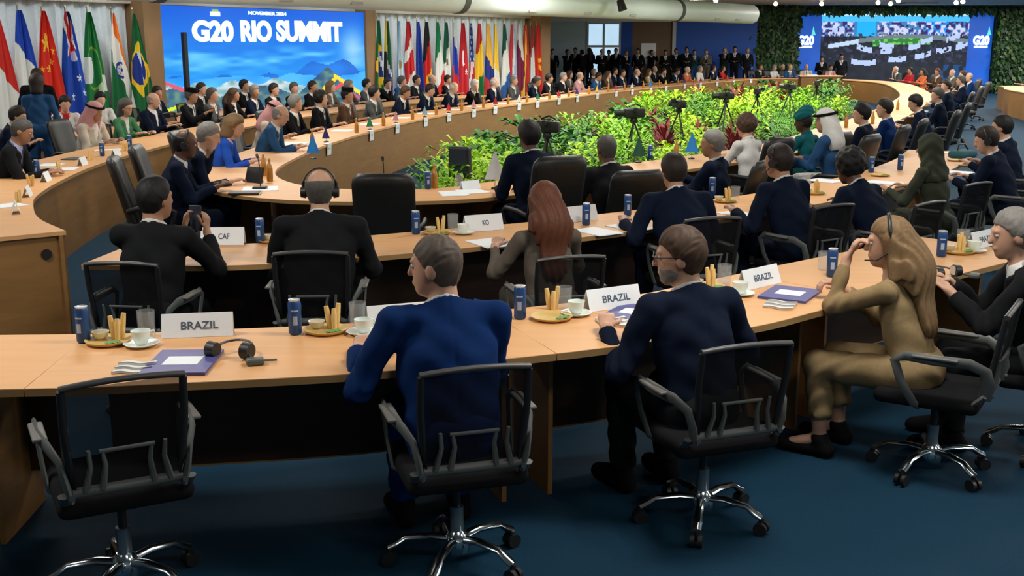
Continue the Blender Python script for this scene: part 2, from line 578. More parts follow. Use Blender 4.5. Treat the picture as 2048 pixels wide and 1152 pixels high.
def f_au(u, v, o):
    o[...] = c3(15, 115, 55)
    d = np.hypot((u - .45) * .5, (v - .50))
    o[np.abs(d - .19) < .012] = c3(120, 160, 50)
    o[(u < .45 - .9 * np.abs(v - .52)) & (v > .40) & (v < .64) ] = c3(225, 230, 225)
    o[np.hypot((u - .72) * .45, v - .68) < .05] = c3(190, 215, 180)
    o[(np.abs(u - .9) < .08) & (v > .55) & (v < .70)] = c3(225, 230, 220)
def f_india(u, v, o):
    q = v - .55 * (u - .5) + .1
    o[...] = c3(235, 232, 225)
    o[q < .32] = c3(240, 120, 30)
    o[q > .70 - .0 * u] = c3(15, 105, 55)
    o[(u > .88) & (v > .5)] = c3(230, 230, 225)
    d = np.hypot((u - .55) * .42, v - .52)
    o[np.abs(d - .065) < .012] = c3(40, 60, 150)
    o[d < .016] = c3(40, 60, 150)
    a = np.arctan2((u - .55) * .42, v - .52)
    o[(d < .065) & (np.abs(np.sin(a * 6)) < .22)] = c3(80, 95, 170)
def f_brazil(u, v, o):
    o[...] = c3(15, 100, 50)
    d = np.abs((u - .5) * .75) / .40 + np.abs(v - .52) / .235
    o[d < 1.15] = c3(250, 205, 35)
    e = np.hypot((u - .5) * .42, (v - .51) * .95)
    o[e < .15] = c3(20, 50, 140)
    o[(e < .15) & (np.abs((u - .5) - (v - .5) * .9 - .1) < .06)] = c3(225, 230, 240)
def f_eu(u, v, o):
    o[...] = c3(20, 55, 150)
    for cu, cv in ((.5, .38), (.4, .55), (.7, .72), (.45, .82), (.75, .48)):
        o[star(u, v, cu, cv, .03, .35)] = c3(225, 220, 200)
def f_canada(u, v, o):
    bands([(195, 40, 45), WHI, (200, 35, 40), WHI], (.28, .42, .68), .2)(u, v, o)
def f_turkey(u, v, o):
    o[...] = c3(200, 35, 45)
    d = np.hypot((u - .5) * .4, v - .45); d2 = np.hypot((u - .62) * .4, v - .44)
    o[(d < .11) & (d2 > .085)] = c3(240, 235, 235)
    o[star(u, v, .8, .62, .05, .35)] = c3(240, 235, 235)
def f_usa(u, v, o):
    q = (u * 3.2 + v * 2.0)
    o[...] = c3(225, 220, 220)
    o[(q % 1) < .5] = c3(185, 40, 50)
    o[v < .5] = c3(40, 65, 140)
    o[(v < .5) & (np.sin(u * 22) * np.sin(v * 44) > .75)] = c3(225, 225, 235)
def f_sa(u, v, o):
    o[...] = c3(15, 95, 60)
    o[v > .55] = c3(25, 55, 140)
    o[(u < .4) & (v > .3) & (v < .7)] = c3(18, 22, 20)
    o[np.abs(v - .5 - .9 * (u - .5)) < .05] = c3(230, 230, 225)
    o[(v < .35) & (u < .25)] = c3(235, 195, 50)
def f_arg(u, v, o):
    vert([(110, 175, 225), WHI, (110, 175, 225)], (.33, .67), .3)(u, v, o)
    o[np.hypot((u - .45) * .4, v - .52) < .05] = c3(190, 160, 90)
def f_mex(u, v, o):
    bands([(10, 85, 60), WHI, (190, 40, 50)], (.36, .72), .35)(u, v, o)
    o[np.hypot((u - .5) * .4, v - .5) < .05] = c3(140, 120, 80)
def f_viet(u, v, o):
    o[...] = c3(215, 45, 30)
    o[star(u, v, .5, .52, .14, .4)] = c3(255, 215, 40)
FLAGS_L = [(-8, 'red and white', bands([RED, WHI], (.52,), -.35)), (40, 'blue white and red', bands([(20, 65, 175), WHI, RED], (.38, .88), -.25)), (88, 'red with yellow stars', f_china), (135, 'blue with white stars', f_aus), (178, 'green with a white continent shape', f_au), (226, 'orange white green wheel', f_india), (268, 'green with yellow diamond', f_brazil)]
FLAGS_R = [(754, 'green and yellow diamond pier-side', f_brazil), (771, 'green black blue and white', f_sa), (795, 'pale blue and white', f_arg), (813, 'red and white with a red centre', f_canada), (833, 'blue with pale stars', f_eu), (850, 'black red and gold', bands([BLK, (200, 35, 30), (250, 195, 40)], (.35, .68), .3)), (872, 'light green white and red', bands([(20, 130, 75), WHI, RED], (.36, .74), .3)), (889, 'dark green white and red with a crest', f_mex), (905, 'white blue and red', bands([WHI, (30, 60, 175), (205, 45, 40)], (.30, .66), -.25)), (922, 'red with a white crescent', f_turkey), (938, 'blue canton over red and white stripes', f_usa), (955, 'red yellow and green', bands([(190, 45, 40), (240, 195, 40), (20, 110, 55)], (.30, .72), .2)), (972, 'orange yellow blue and red', bands([(240, 185, 70), (35, 50, 130), (200, 50, 45)], (.50, .78), -.2)), (987, 'yellow and white', bands([(245, 205, 60), WHI], (.62,), -.2)), (1005, 'green white and blue', bands([(10, 85, 65), WHI, (40, 90, 160)], (.33, .76), .25)), (1021, 'red white and pale blue', vert([(195, 50, 55), WHI, (150, 180, 210)], (.36, .75), .4)), (1035, 'white and maroon', bands([WHI, (120, 25, 60)], (.36,), -.3)), (1047, 'red and yellow', vert([(190, 50, 45), (240, 185, 60), (190, 50, 45)], (.25, .70), .3)), (1060, 'red white and black', bands([(190, 60, 70), WHI, BLK], (.32, .74), .25)), (1072, 'red with one big yellow star', f_viet)]
m_flag = attr_mat('flag_cloth', 0.85)
m_pole = mat('brass_pole', (0.45, 0.36, 0.22), 0.3, 0.8)
def flag(px, desc, fn, wide, seed, group, nu, nv):
    r = random.Random(seed)
    s = wall_at(px)
    t = thing('flag', desc, 'flag', (*wpt(s, 0.02), 0), WANG, group)
    ph, amp, sk = r.uniform(0, 6), r.uniform(.8, 1.2), r.uniform(-.03, .06)
    H0, H1 = 2.62, 0.55
    def f(u, v):
        wd = 0.05 + wide * v ** 0.75
        x = (u - 0.42) * wd + sk * v
        y = -0.05 + 0.045 * amp * np.sin(u * 11 + ph + v * 1.5) * (0.3 + v) + 0.02 * np.sin(u * 23 + ph)
        z = H0 - v * (H0 - H1) - 0.10 * (u - .4) ** 2 * v
        return x, y, z
    obj('cloth', grid_mesh('flag_cloth', f, nu, nv, fl(fn)), m_flag, t)
    MB().tube([(0, 0.0, 0.05), (0, 0.0, 2.68)], 0.014, 8).build('pole', m_pole, t)
    MB().lathe([(0.0, 2.68), (0.022, 2.70), (0.006, 2.735), (0.0, 2.76)], 10).build('finial', m_pole, t)
    MB().lathe([(0.16, 0), (0.16, 0.03), (0.03, 0.06), (0.02, 0.12)], 16).build('stand', m_pole, t)
for i, (px, d, fn) in enumerate(FLAGS_L):
    flag(px, d + ' flag on a pole left of the display', fn, 0.60, i, 'large flags left of the display', 44, 110)
for i, (px, d, fn) in enumerate(FLAGS_R):
    flag(px, d + ' flag in the row right of the display', fn, 0.42, 40 + i, 'row of flags right of the display', 20, 56)

# ---------------------------------------------------------------- big white ceiling duct with joint rings
DA, DB = Vector((-10.0, 16.2, 3.12)), Vector((8.7, 41.3, 3.15))
dd = (DB - DA).normalized()
duct = thing('air_duct', 'long round white air duct under the ceiling along the flag wall', 'air duct', (0, 0, 0))
m_duct = mat('white_duct', (0.80, 0.92, 0.90), 0.45, var=0.04, scale=2)
MB().tube([DA, DB], 0.34, 28).build('pipe', m_duct, duct, auto=40)
def duct_t(px):
    k = (px - 1024) / FPX * math.cos(PITCH)
    return (k * DA.y - DA.x) / ((DB.x - DA.x) - k * (DB.y - DA.y))
for px in (-150, 320, 917, 1348):
    p = DA + (DB - DA) * duct_t(px)
    MB().tube([p - dd * 0.10, p + dd * 0.10], 0.356, 28).build('joint_ring', mat('dark_joint', (0.10, 0.11, 0.11), 0.6), duct, auto=40)
for px in (560, 700, 1050, 1160, 1250, 1420, 1460):
    p = DA + (DB - DA) * duct_t(px)
    q = p + Vector((0.20, -0.16, -0.20))
    MB().box(q, (0.35, 0.05, 0.10), rz=math.atan2(dd.y, dd.x)).build('air_slot', mat('slot_grey', (0.45, 0.46, 0.44), 0.7), duct)
def proj_lamp(px, drop):
    p = DA + (DB - DA) * duct_t(px)
    t = thing('spotlight', 'black theatre spotlight clamped on the white duct', 'spotlight', (p.x + 0.52, p.y - 0.42, 3.2), WANG)
    MB().tube([(0, 0, 0.10), (0, -0.10, -0.18)], [0.10, 0.13], 14).build('lamp_body', M_BLACK, t)
    MB().tube([(-0.14, 0, -0.05), (-0.14, 0, 0.18), (0.14, 0, 0.18), (0.14, 0, -0.05)], 0.012, 6).build('yoke', M_BLACK, t)
    MB().box((0, 0.10, 0.22), (0.06, 0.3, 0.05)).build('clamp', M_BLACK, t)
proj_lamp(1200, 0)

# ---------------------------------------------------------------- far end: glazed doors, blue and brown panels, hedge walls, display
YB = 48.5
def bx(px, y=YB): return (px - 1024) / FPX * (y * math.cos(PITCH) + 0.05)
struct(MB().box((8, 53.9, CEIL / 2), (50, 0.2, CEIL)).build('wall_far', m_wall))
m_navy = mat('navy_panel', (0.006, 0.085, 0.46), 0.6, var=0.08)
def back_panel(name, x0, x1, z0, z1, m, y=YB, t=0.08):
    return struct(MB().box(((bx(x0, y) + bx(x1, y)) / 2, y + t / 2, (z0 + z1) / 2), (bx(x1, y) - bx(x0, y), t, z1 - z0)).build(name, m))
back_panel('wall_glass_side', 1040, 1173, 0, 3.2, mat('pale_blue_wall', (0.55, 0.72, 0.78), 0.5))
back_panel('wall_blue_strip', 1241, 1264, 0, 3.05, m_navy)
back_panel('wall_brown', 1264, 1346, 0, 3.05, wood('brown_wall', (0.20, 0.125, 0.075), (1, 1, 3), 0.6, 0.1))
back_panel('wall_blue', 1350, 1512, 0, 3.05, m_navy)
back_panel('trim_post', 1344, 1351, 0, 3.1, mat('pale_post', (0.55, 0.58, 0.58), 0.6), YB - 0.1, 0.1)
back_panel('trim_header', 1100, 1512, 3.05, 3.3, mat('white_header', (0.75, 0.76, 0.76), 0.6), YB - 0.15, 0.3)
# glazed doors with bright daylight behind
dr = thing('glazed_door', 'tall glazed double door with pale daylight panes at the far end', 'door', ((bx(1173) + bx(1241)) / 2, YB, 0))
dw = bx(1241) - bx(1173)
m_alu = mat('aluminium_frame', (0.40, 0.44, 0.46), 0.4, 0.6)
for x in (-dw / 2 + .04, 0, dw / 2 - .04):
    MB().box((x, 0, 1.52), (0.09, 0.08, 3.04)).build('stile', m_alu, dr)
for z in (0.1, 2.02, 3.0):
    MB().box((0, 0.0, z), (dw, 0.07, 0.10)).build('rail', m_alu, dr)
m_pane = mat('daylight_pane', (0.50, 0.72, 0.90), 0.2, emit=0.85, var=0.12, scale=2)
for i in (0, 1):
    for z0, z1 in ((0.15, 1.97), (2.07, 2.95)):
        MB().box((-dw / 4 + i * dw / 2, 0.02, (z0 + z1) / 2), (dw / 2 - 0.1, 0.02, z1 - z0)).build('pane', m_pane, dr)
ps = thing('poster_board', 'white poster board standing before the brown wall', 'poster', (bx(1297, 47.5), 47.5, 0))
MB().box((0, 0, 1.72), (0.62, 0.03, 0.85)).build('board', M_WHITE, ps)
for x in (-.28, .28):
    MB().box((x, 0.02, 0.65), (0.03, 0.03, 1.3)).build('leg', m_alu, ps)

# display wall with logos
YS = 49.5
sx0, sx1, sx2, sx3 = bx(1585, YS), bx(1640, YS), bx(1934, YS), bx(1982, YS)
scr = thing('display_wall', 'large far display showing the summit room between two blue logo panels', 'screen', ((sx0 + sx3) / 2, YS, 0))
cx = (sx0 + sx3) / 2
SZ0, SZ1 = 0.35, 3.52
def scr_col(u, v):
    n = vnoise(u * 30, v * 14, 21); n2 = vnoise(u * 60, v * 30, 22)
    o = np.zeros(u.shape + (3,))
    o[...] = np.array([0.05, 0.08, 0.14])
    o += 0.08 * n[..., None]
    top = v > 0.86
    o[top] = np.array([0.30, 0.75, 0.98])
    o[(v > 0.93) & (np.sin(v * 160) > .2)] = np.array([0.70, 0.92, 1.0])
    mid = (v > 0.66) & (v <= 0.86)
    o[mid] = np.array([0.25, 0.50, 0.75])
    o[mid & (u > 0.24) & (u < 0.37)] = np.array([0.10, 0.70, 1.0])
    o[mid & (u > 0.71) & (u < 0.86)] = np.array([0.08, 0.58, 0.98])
    o[mid & (n2 > .55) & ((u < .22) | (u > .38))] = np.array([0.82, 0.82, 0.95])
    o[mid & (n2 < .3) & ((u < .22) | (u > .38))] = np.array([0.25, 0.15, 0.40])
    # crowd, table arcs and plants inside the picture
    crowd = (v <= 0.70) & (v > 0.30)
    o[crowd & (n2 > .72)] = np.array([0.20, 0.22, 0.34])
    t = v - (0.66 - 0.42 * (u - .55) ** 2 + 0.06 * u)
    o[(np.abs(t + .04) < .030) & (u > .22)] = np.array([0.42, 0.50, 0.52])
    o[(np.abs(t + .10) < .045) & (u > .35) & (u < .75)] = np.array([0.15, 0.50, 0.22])
    o[(np.abs(t + .10) < .045) & (n2 > .6) & (u > .35) & (u < .75)] = np.array([0.45, 0.78, 0.35])
    o[(np.abs(v - .54 - .35 * (u - .1)) < .03) & (u < .26) & (u > .05)] = np.array([0.75, 0.84, 0.95])
    for cu, cv, wd, sl in ((.10, .74, .05, .2), (.30, .49, .05, -.5), (.45, .53, .05, -.2), (.45, .46, .04, .1), (.64, .52, .04, .4), (.72, .60, .04, .6), (.90, .64, .05, .8), (.98, .56, .05, .4), (.30, .30, .085, -.05), (.53, .345, .06, .15), (.70, .40, .055, .5), (.84, .47, .05, .45), (.95, .52, .03, .5)):
        o[(np.abs(u - cu) < wd) & (np.abs(v - cv - sl * (u - cu) - .25 * (u - cu) ** 2 / wd) < .036) & (n2 > .22)] = np.array([0.72, 0.80, 0.97])
    o[(v < .28) & (u > .82) & (n > .5)] = np.array([0.03, 0.28, 0.50])
    return o[..., 0], o[..., 1], o[..., 2]
obj('display_face', grid_mesh('display_face', lambda u, v: (sx1 - cx + u * (sx2 - sx1), 0 * u, SZ0 + v * (SZ1 - SZ0)), 190, 80, scr_col), attr_mat('display_light', emit=1.0), scr)
m_blue_lit = mat('blue_lit_panel', (0.006, 0.075, 0.42), 0.5, emit=0.75, var=0.35, scale=0.8)
MB().box(((sx0 + sx1) / 2 - cx, 0.03, (SZ0 + SZ1) / 2), (sx1 - sx0, 0.06, SZ1 - SZ0)).build('logo_panel', m_blue_lit, scr)
MB().box(((sx2 + sx3) / 2 - cx, 0.03, (SZ0 + SZ1) / 2), (sx3 - sx2, 0.06, SZ1 - SZ0)).build('logo_panel', m_blue_lit, scr)
MB().box((0, 0.16, (SZ0 + SZ1) / 2), (sx3 - sx0, 0.18, SZ1 - SZ0)).build('display_housing', M_BLACK, scr)
for px in (1610, 1960):
    o = obj('lettering', text_mesh('G20', 0.72, 0.42, 0.01, 0.05), m_letter, scr)
    o.location = (bx(px, YS) - cx, -0.02, 2.28); o.rotation_euler = (PI / 2, 0, 0)
    MB().box((bx(px, YS) - cx, -0.02, 2.0), (0.6, 0.02, 0.09)).build('tagline', m_letter, scr)
    MB().add([(0.24, -0.02, 2.5), (0.42, -0.02, 2.5), (0.36, -0.02, 2.68), (0.30, -0.02, 2.88)], [(0, 1, 2, 3)]).build('leaf_mark', mat('teal_lit', (0.1, 0.7, 0.65), .5, emit=0.8), scr).location = (bx(px, YS) - cx, 0, 0)

# hedge walls: leaves on a board (countless leaves = stuff)
def hedge(name, x0, x1, z0, z1, y, n, label, seed):
    r = np.random.default_rng(seed)
    MBx = MB().box(((x0 + x1) / 2, y + 0.15, (z0 + z1) / 2), (x1 - x0, 0.2, z1 - z0))
    t = thing(name, label, 'hedge', ((x0 + x1) / 2, y, z0))
    o = MBx.build('backing', mat('hedge_dark', (0.008, 0.022, 0.008), 0.9), t)
    o.location = (-(x0 + x1) / 2, -y, -z0)
    for k, (cn, col) in enumerate((('hedge_leaf_deep', (0.012, 0.045, 0.012)), ('hedge_leaf_mid', (0.03, 0.10, 0.02)), ('hedge_leaf_olive', (0.09, 0.14, 0.02)))):
        m = n // (1 if k == 0 else (2 if k == 1 else 5))
        c = np.stack([r.uniform(x0, x1, m), y + 0.02 - r.random(m) ** 2 * 0.28, r.uniform(z0 - .05, z1 + .08, m)], 1)
        th = r.uniform(0, 2 * PI, m); L = r.uniform(.09, .24, m); W = L * .35
        d = np.stack([np.cos(th), r.uniform(-.8, .1, m), np.sin(th) - .5], 1) * L[:, None]
        s_ = np.stack([-np.sin(th), r.uniform(-.3, .3, m), np.cos(th)], 1) * W[:, None]
        V = np.stack([c, c + d * .5 + s_, c + d, c + d * .5 - s_], 1).reshape(-1, 3) - np.array([(x0 + x1) / 2, y, z0])
        me = bpy.data.meshes.new('leaves'); me.from_pydata(V.tolist(), [], np.arange(4 * m).reshape(-1, 4).tolist())
        tag(obj('leaves', me, mat(cn, col, 0.5, var=0.5, scale=1.5), t), kind='stuff')
hedge('hedge_wall', bx(1502, 48.8), sx0, 0.05, 3.66, 48.8, 2600, 'dark green living hedge wall left of the far display', 1)
hedge('hedge_wall', sx3 + .02, sx3 + 5.5, 0.05, 3.66, 49.2, 4200, 'dark green living hedge wall right of the far display', 2)
hedge('hedge_header', sx0, sx3, 3.54, 3.72, 49.3, 1200, 'strip of trailing green leaves above the far display', 3)

# ceiling fixtures: lamp housings where the area lamps sit, and hanging bulbs at the far end
m_lamp_lit = mat('lamp_diffuser', (1.0, 0.96, 0.86), 0.4, emit=2.0, var=0.01)
def lamp_fix():
    t = thing('ceiling_light', 'flat white light panel on the grey ceiling', 'ceiling light', group='light panels on the ceiling')
    MB().box((0, 0, -0.03), (1.3, 0.7, 0.06)).build('housing', m_alu, t)
    return t
LF = Proto(lamp_fix)
for (x, y) in LAMP_XY:
    if y < 30 or x < -10 + (y - 16.2) * 0.745 + 1.2: continue
    LF.put((x, y, CEIL))
def bulb():
    t = thing('hanging_bulb', 'small glowing spot bulb hanging under the far ceiling', 'lamp', group='bulbs under the far ceiling')
    MB().tube([(0, 0, 0), (0, 0, -0.12)], 0.015, 6).build('cord', M_BLACK, t)
    MB().lathe([(0, -0.24), (0.06, -0.22), (0.085, -0.16), (0.05, -0.10), (0.02, -0.08)], 12).build('bulb', mat('bulb_glow', (1.0, 0.85, 0.6), 0.4, emit=14.0, var=0.0), t)
    return t
BF = Proto(bulb)
for px, py, y in ((1297, 4, 39), (1335, 12, 43), (1355, 9, 41), (1388, 13, 44), (1428, 4, 40), (1547, 8, 43), (1638, 7, 43), (1750, 3, 42), (1775, 5, 43), (1790, 2, 40), (1905, 4, 42), (1918, 2, 41)):
    zc = y * math.cos(PITCH)
    BF.put(((px - 1024) / FPX * zc, y, min(CEIL, CAMH + (95 - py) / FPX * zc + 0.16)))

# ================================================================ TABLES
def table(name, label, inner, depth, zt=0.75, panel=None, modesty=None, ends=(True, True), loc=None, inset=0.30, top=M_TOP, group=None, pm=None, gaps=None):
    """inner: polyline of one long edge (2-D); table lies to the LEFT of travel by depth.
       panel: full-height board under the first edge; modesty: raised board near the far edge"""
    A = np.asarray(inner); B = offset(A, depth)
    o = A.mean(0)
    A, B = A - o, B - o
    t = thing(name, label, 'table', (o[0], o[1], 0), 0, group)
    strip(MB(), A, B, zt - 0.028, zt).build('tabletop', top, t)
    e1 = offset(A, -0.004)
    strip(MB(), e1, A, zt - 0.03, zt - 0.001).build('edge_band', M_EDGE, t)
    pm = pm or M_PANEL
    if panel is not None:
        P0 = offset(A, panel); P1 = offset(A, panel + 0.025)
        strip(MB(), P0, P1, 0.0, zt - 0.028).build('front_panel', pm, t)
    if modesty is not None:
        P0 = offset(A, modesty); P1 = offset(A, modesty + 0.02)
        strip(MB(), P0[2:-2], P1[2:-2], 0.19, zt - 0.028).build('modesty_panel', M_SHADEWOOD, t)
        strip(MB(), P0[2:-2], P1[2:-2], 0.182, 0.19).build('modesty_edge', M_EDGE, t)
    for k, on in enumerate(ends):
        if not on: continue
        i = 1 if k == 0 else len(A) - 2
        d = A[i + 1] - A[i - 1]; d = d / np.linalg.norm(d)
        nn = np.array([-d[1], d[0]])
        c = A[i] + ((0.055 if gaps is None else gaps[0]) * d if k == 0 else -(0.055 if gaps is None else gaps[1]) * d)
        p0, p1 = c + nn * inset, c + nn * (depth - 0.04)
        q = 0.011 * d
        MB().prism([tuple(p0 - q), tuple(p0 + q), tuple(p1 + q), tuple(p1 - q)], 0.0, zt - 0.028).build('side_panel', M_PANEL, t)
    return t

# nearest row, four joined lengths
ROW1 = spline([(-3.7, 3.79), (-1.87, 3.85), (-1.22, 3.93), (-.56, 4.06), (.0, 4.26), (.43, 4.44), (1.06, 4.76), (1.47, 5.09), (2.15, 5.68), (3.2, 6.55)], 0.06)
def cut(pl, f0, f1):
    i0 = int(np.argmin(np.abs(pl[:, 0] - f0))); i1 = int(np.argmin(np.abs(pl[:, 0] - f1)))
    return pl[i0:i1 + 1].copy()
def shrink(pl, g=0.002):
    d0 = pl[1] - pl[0]; d1 = pl[-2] - pl[-1]
    pl[0] += d0 / np.linalg.norm(d0) * g; pl[-1] += d1 / np.linalg.norm(d1) * g
    return pl
for (a, b), lab in zip(((-3.7, -1.80), (-1.80, .16), (.16, 1.80), (1.80, 3.2)), ('beech table length left of the empty chair with an end panel', 'beech table length before the blue-suited man, with blue folder and headset', 'beech table length before the bearded man', 'beech table length before the grey-haired man holding a headset')):
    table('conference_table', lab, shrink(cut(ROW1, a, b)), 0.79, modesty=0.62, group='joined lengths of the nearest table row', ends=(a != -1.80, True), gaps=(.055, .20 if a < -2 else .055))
ROW2 = spline([(-2.48, 6.22), (-1.9, 6.17), (-1.38, 6.24), (-.76, 6.50), (-.06, 6.88), (.41, 7.12), (.84, 7.42), (1.47, 7.88), (1.77, 8.13), (2.5, 8.78), (3.3, 9.62), (4.1, 10.65), (4.9, 11.95), (5.5, 13.2)], 0.08)
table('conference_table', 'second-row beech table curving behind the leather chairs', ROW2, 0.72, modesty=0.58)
RING = spline([(9.48, 44.1), (8.38, 42.2), (6.66, 39.4), (4.92, 35.9), (3.58, 33.1), (2.33, 30.2), (1.14, 27.1), (.16, 24.7), (-.77, 22.2), (-1.55, 19.5), (-2.11, 16.5), (-2.38, 14.2), (-2.45, 12.2), (-2.37, 11.0), (-2.05, 10.15), (-1.6, 9.72), (-1.1, 9.65), (-.65, 9.75), (-.25, 10.15), (.75, 11.3), (2.05, 12.75), (3.0, 13.95), (3.8, 15.3), (4.75, 17.2), (6.2, 20.0), (7.7, 23.3), (9.9, 28.5), (11.5, 33.5), (12.7, 38), (13.1, 41.2), (12.7, 43.6), (11.7, 44.9), (10.6, 45.2)], 0.15, closed=True)
rg = thing('ring_table', 'huge oval wooden ring table around the indoor garden', 'table', (0, 0, 0))
RO = offset(RING, -0.80, True)
strip(MB(), RO, RING, 0.722, 0.75, True).build('tabletop', M_TOP, rg)
strip(MB(), offset(RO, -0.004, True), RO, 0.72, 0.749, True).build('edge_band', M_EDGE, rg)
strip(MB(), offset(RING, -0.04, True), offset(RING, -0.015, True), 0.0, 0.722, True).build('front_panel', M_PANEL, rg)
nR = len(RING) - 1
for i in range(0, nR, 16):
    a, b = RO[i] * .8 + RING[i] * .2, RING[i] * .9 + RO[i] * .1
    d = RING[(i + 1) % nR] - RING[i]; d = d / np.linalg.norm(d) * 0.012
    MB().prism([tuple(a - d), tuple(b - d), tuple(b + d), tuple(a + d)], 0, .722).build('side_panel', M_PANEL, rg)
# row behind on the left, wooden front towards the ring
LEFT2 = spline([(-3.04, 7.40), (-3.45, 7.95), (-3.75, 8.55), (-4.0, 9.2), (-4.23, 10.27), (-4.42, 11.7), (-4.45, 13.3), (-4.38, 15), (-4.15, 17.5), (-3.75, 20), (-3.1, 22.5), (-2.25, 25), (-1.2, 27.6), (-.6, 28.9)], 0.12)
lt = table('curved_desk', 'long curved wooden desk with solid front, cable hole in its end', LEFT2, 0.82, panel=0.02, ends=(False, False))
o_ = LEFT2.mean(0)
E0, E1 = LEFT2[0] - o_, offset(LEFT2, 0.82)[0] - o_
d_ = (LEFT2[1] - LEFT2[0]); d_ /= np.linalg.norm(d_)
MB().prism([tuple(E0 + d_ * .03), tuple(E1 + d_ * .03), tuple(E1 + d_ * .055), tuple(E0 + d_ * .055)], 0, .722).build('end_panel', M_PANEL, lt)
hm = (E0 * .84 + E1 * .16) + d_ * .025
MB().tube([(hm[0] - d_[0] * .0, hm[1] - d_[1] * .0, .60), (hm[0] - d_[0] * .012, hm[1] - d_[1] * .012, .60)], 0.035, 20).build('cable_grommet', M_BLACK, lt)
LEFT3 = spline([(-7.0, 15.5), (-6.35, 15.55), (-5.85, 15.95), (-5.65, 16.8), (-5.6, 18), (-5.4, 20.2), (-4.95, 22.4), (-4.6, 23.6)], 0.15)
table('curved_desk', 'outer curved wooden desk in front of the flags and display', LEFT3, 0.7, panel=0.02)
RIGHT2 = spline([(15.9, 36.6), (15.5, 35.2), (14.8, 33.5), (14.1, 30.6), (13.2, 27.8)], 0.15)
table('curved_desk', 'curved wooden desk with solid front behind the right chairs', RIGHT2, 0.8, panel=0.02)

# ================================================================ CHAIRS
m_mesh = mat('mesh_fabric', (0.008, 0.008, 0.009), 0.9, alpha=0.80, var=0.3, scale=300, spec=0.1)
def star_base(t, m, rad=0.265, hub=0.105):
    MB().lathe([(0.045, .06), (0.05, .08), (0.045, .13), (0.03, .15)], 16).build('hub', m, t, auto=40)
    MB().tube([(0, 0, .13), (0, 0, .25)], 0.027, 12).build('lift_sleeve', M_BLACK if m is not M_CHROME else mat('steel_sleeve', (0.22, 0.28, 0.31), 0.3, 0.8), t, auto=40)
    MB().tube([(0, 0, .25), (0, 0, .39)], 0.016, 12).build('gas_lift', M_BLACK, t, auto=40)
    for k in range(5):
        a = 2 * PI * k / 5 + 0.35
        c, s = math.cos(a), math.sin(a)
        pts = [(c * r_, s * r_, z) for r_, z in ((.03, .115), (.10, .125), (.20, .115), (rad - .03, .09), (rad, .075))]
        lg = MB().tube(pts, [.022, .020, .018, .020, .019], 8, flat=.75).build('leg', m, t, auto=50)
        x, y = c * rad, s * rad
        cm = MB()
        for q in (-.016, .016):
            p0 = (x - s * (q - .009), y + c * (q - .009), .03); p1 = (x - s * (q + .009), y + c * (q + .009), .03)
            cm.tube([p0, p1], .029, 14)
        cm.tube([(x, y, .03), (x, y, .075)], .010, 6)
        cm.build('caster', M_BLACK, lg, auto=40)
def task_chair():
    t = thing('task_chair', 'x', 'chair')
    star_base(t, M_CHROME)
    MB().box((0, 0, .385), (.22, .22, .03)).build('seat_plate', M_BLACK, t)
    MB().rbox((0, .01, .43), (.46, .46, .075), .033).build('seat', M_FABRIC, t, auto=60)
    # curved back frame
    def bk(x, z):    # back surface: slight recline and lateral curve
        return (x, -.215 - .055 * (z - .5) / .38 - .03 + .12 * x * x, z)
    fr = MB()
    side = [(.17, .50), (.185, .60), (.195, .74), (.195, .88)]
    fr.tube([bk(-x, z) for x, z in reversed(side)] + [bk(x, z) for x, z in side], .014, 8)
    fr.build('back_frame', M_BLACK, t, auto=60)
    MB().tube([bk(x, .888 + .012 * (1 - (x / .195) ** 2)) for x in np.linspace(-.20, .20, 9)], .015, 8, flat=.8).build('top_rail', mat('rail_plastic', (0.05, 0.05, 0.05), 0.4), t, auto=60)
    me = grid_mesh('back_mesh', lambda u, v: ((u - .5) * .37 * (.93 + .07 * v), -.215 - .055 * (v * .38) / .38 - .03 + .12 * ((u - .5) * .37) ** 2, .51 + v * .375), 8, 8, None)
    obj('back_mesh', me, m_mesh, t)
    lb = MB()
    lb.tube([bk(x, .505) for x in np.linspace(-.18, .18, 7)], .020, 8, flat=1.0)
    for s in (-1, 1):
        lb.tube([Vector(bk(s * .14, .51)) - Vector((0, .012, 0)), Vector(bk(s * .12, .60)) - Vector((0, .014, 0)), Vector(bk(s * .125, .66)) - Vector((0, .012, 0))], [.013, .009, .007], 6)
        lb.tube([Vector(bk(s * .085, .51)) - Vector((0, .012, 0)), Vector(bk(s * .072, .60)) - Vector((0, .014, 0)), Vector(bk(s * .08, .65)) - Vector((0, .012, 0))], [.013, .009, .007], 6)
    lb.tube([Vector(bk(x, .652)) - Vector((0, .012, 0)) for x in np.linspace(-.09, .09, 5)], .007, 6)
    lb.build('lumbar_support', M_GREYPL, t, auto=60)
    for s in (-1, 1):
        pts = [(s * .185, -.235, .48), (s * .20, -.25, .55), (s * .215, -.235, .62), (s * .24, -.17, .655), (s * .258, -.02, .655), (s * .257, .10, .66), (s * .252, .145, .63), (s * .245, .11, .52), (s * .235, .05, .42), (s * .20, .03, .395)]
        ar = MB().tube(pts, [.030, .030, .028, .027, .026, .024, .022, .021, .020, .018], 8, flat=.42, ref=(s, 0, 0)).build('armrest', M_GREYPL, t, auto=60)
        MB().rbox((s * .257, -.03, .668), (.05, .20, .016), .007).build('arm_pad', mat('pad_plastic', (0.13, 0.125, 0.115), 0.5), ar, auto=60)
        MB().tube([(s * .185, -.262, .50), (s * .185, -.276, .50)], .010, 10).build('bolt', mat('bolt_steel', (0.3, 0.3, 0.3), .3, .9), t)
        MB().tube([(s * .21, -.24, .50), (s * .20, -.16, .41), (s * .14, -.06, .39)], [.02, .02, .018], 8, flat=.6).build('back_strut', M_GREYPL, t, auto=60)
    return t
TASK = Proto(task_chair)
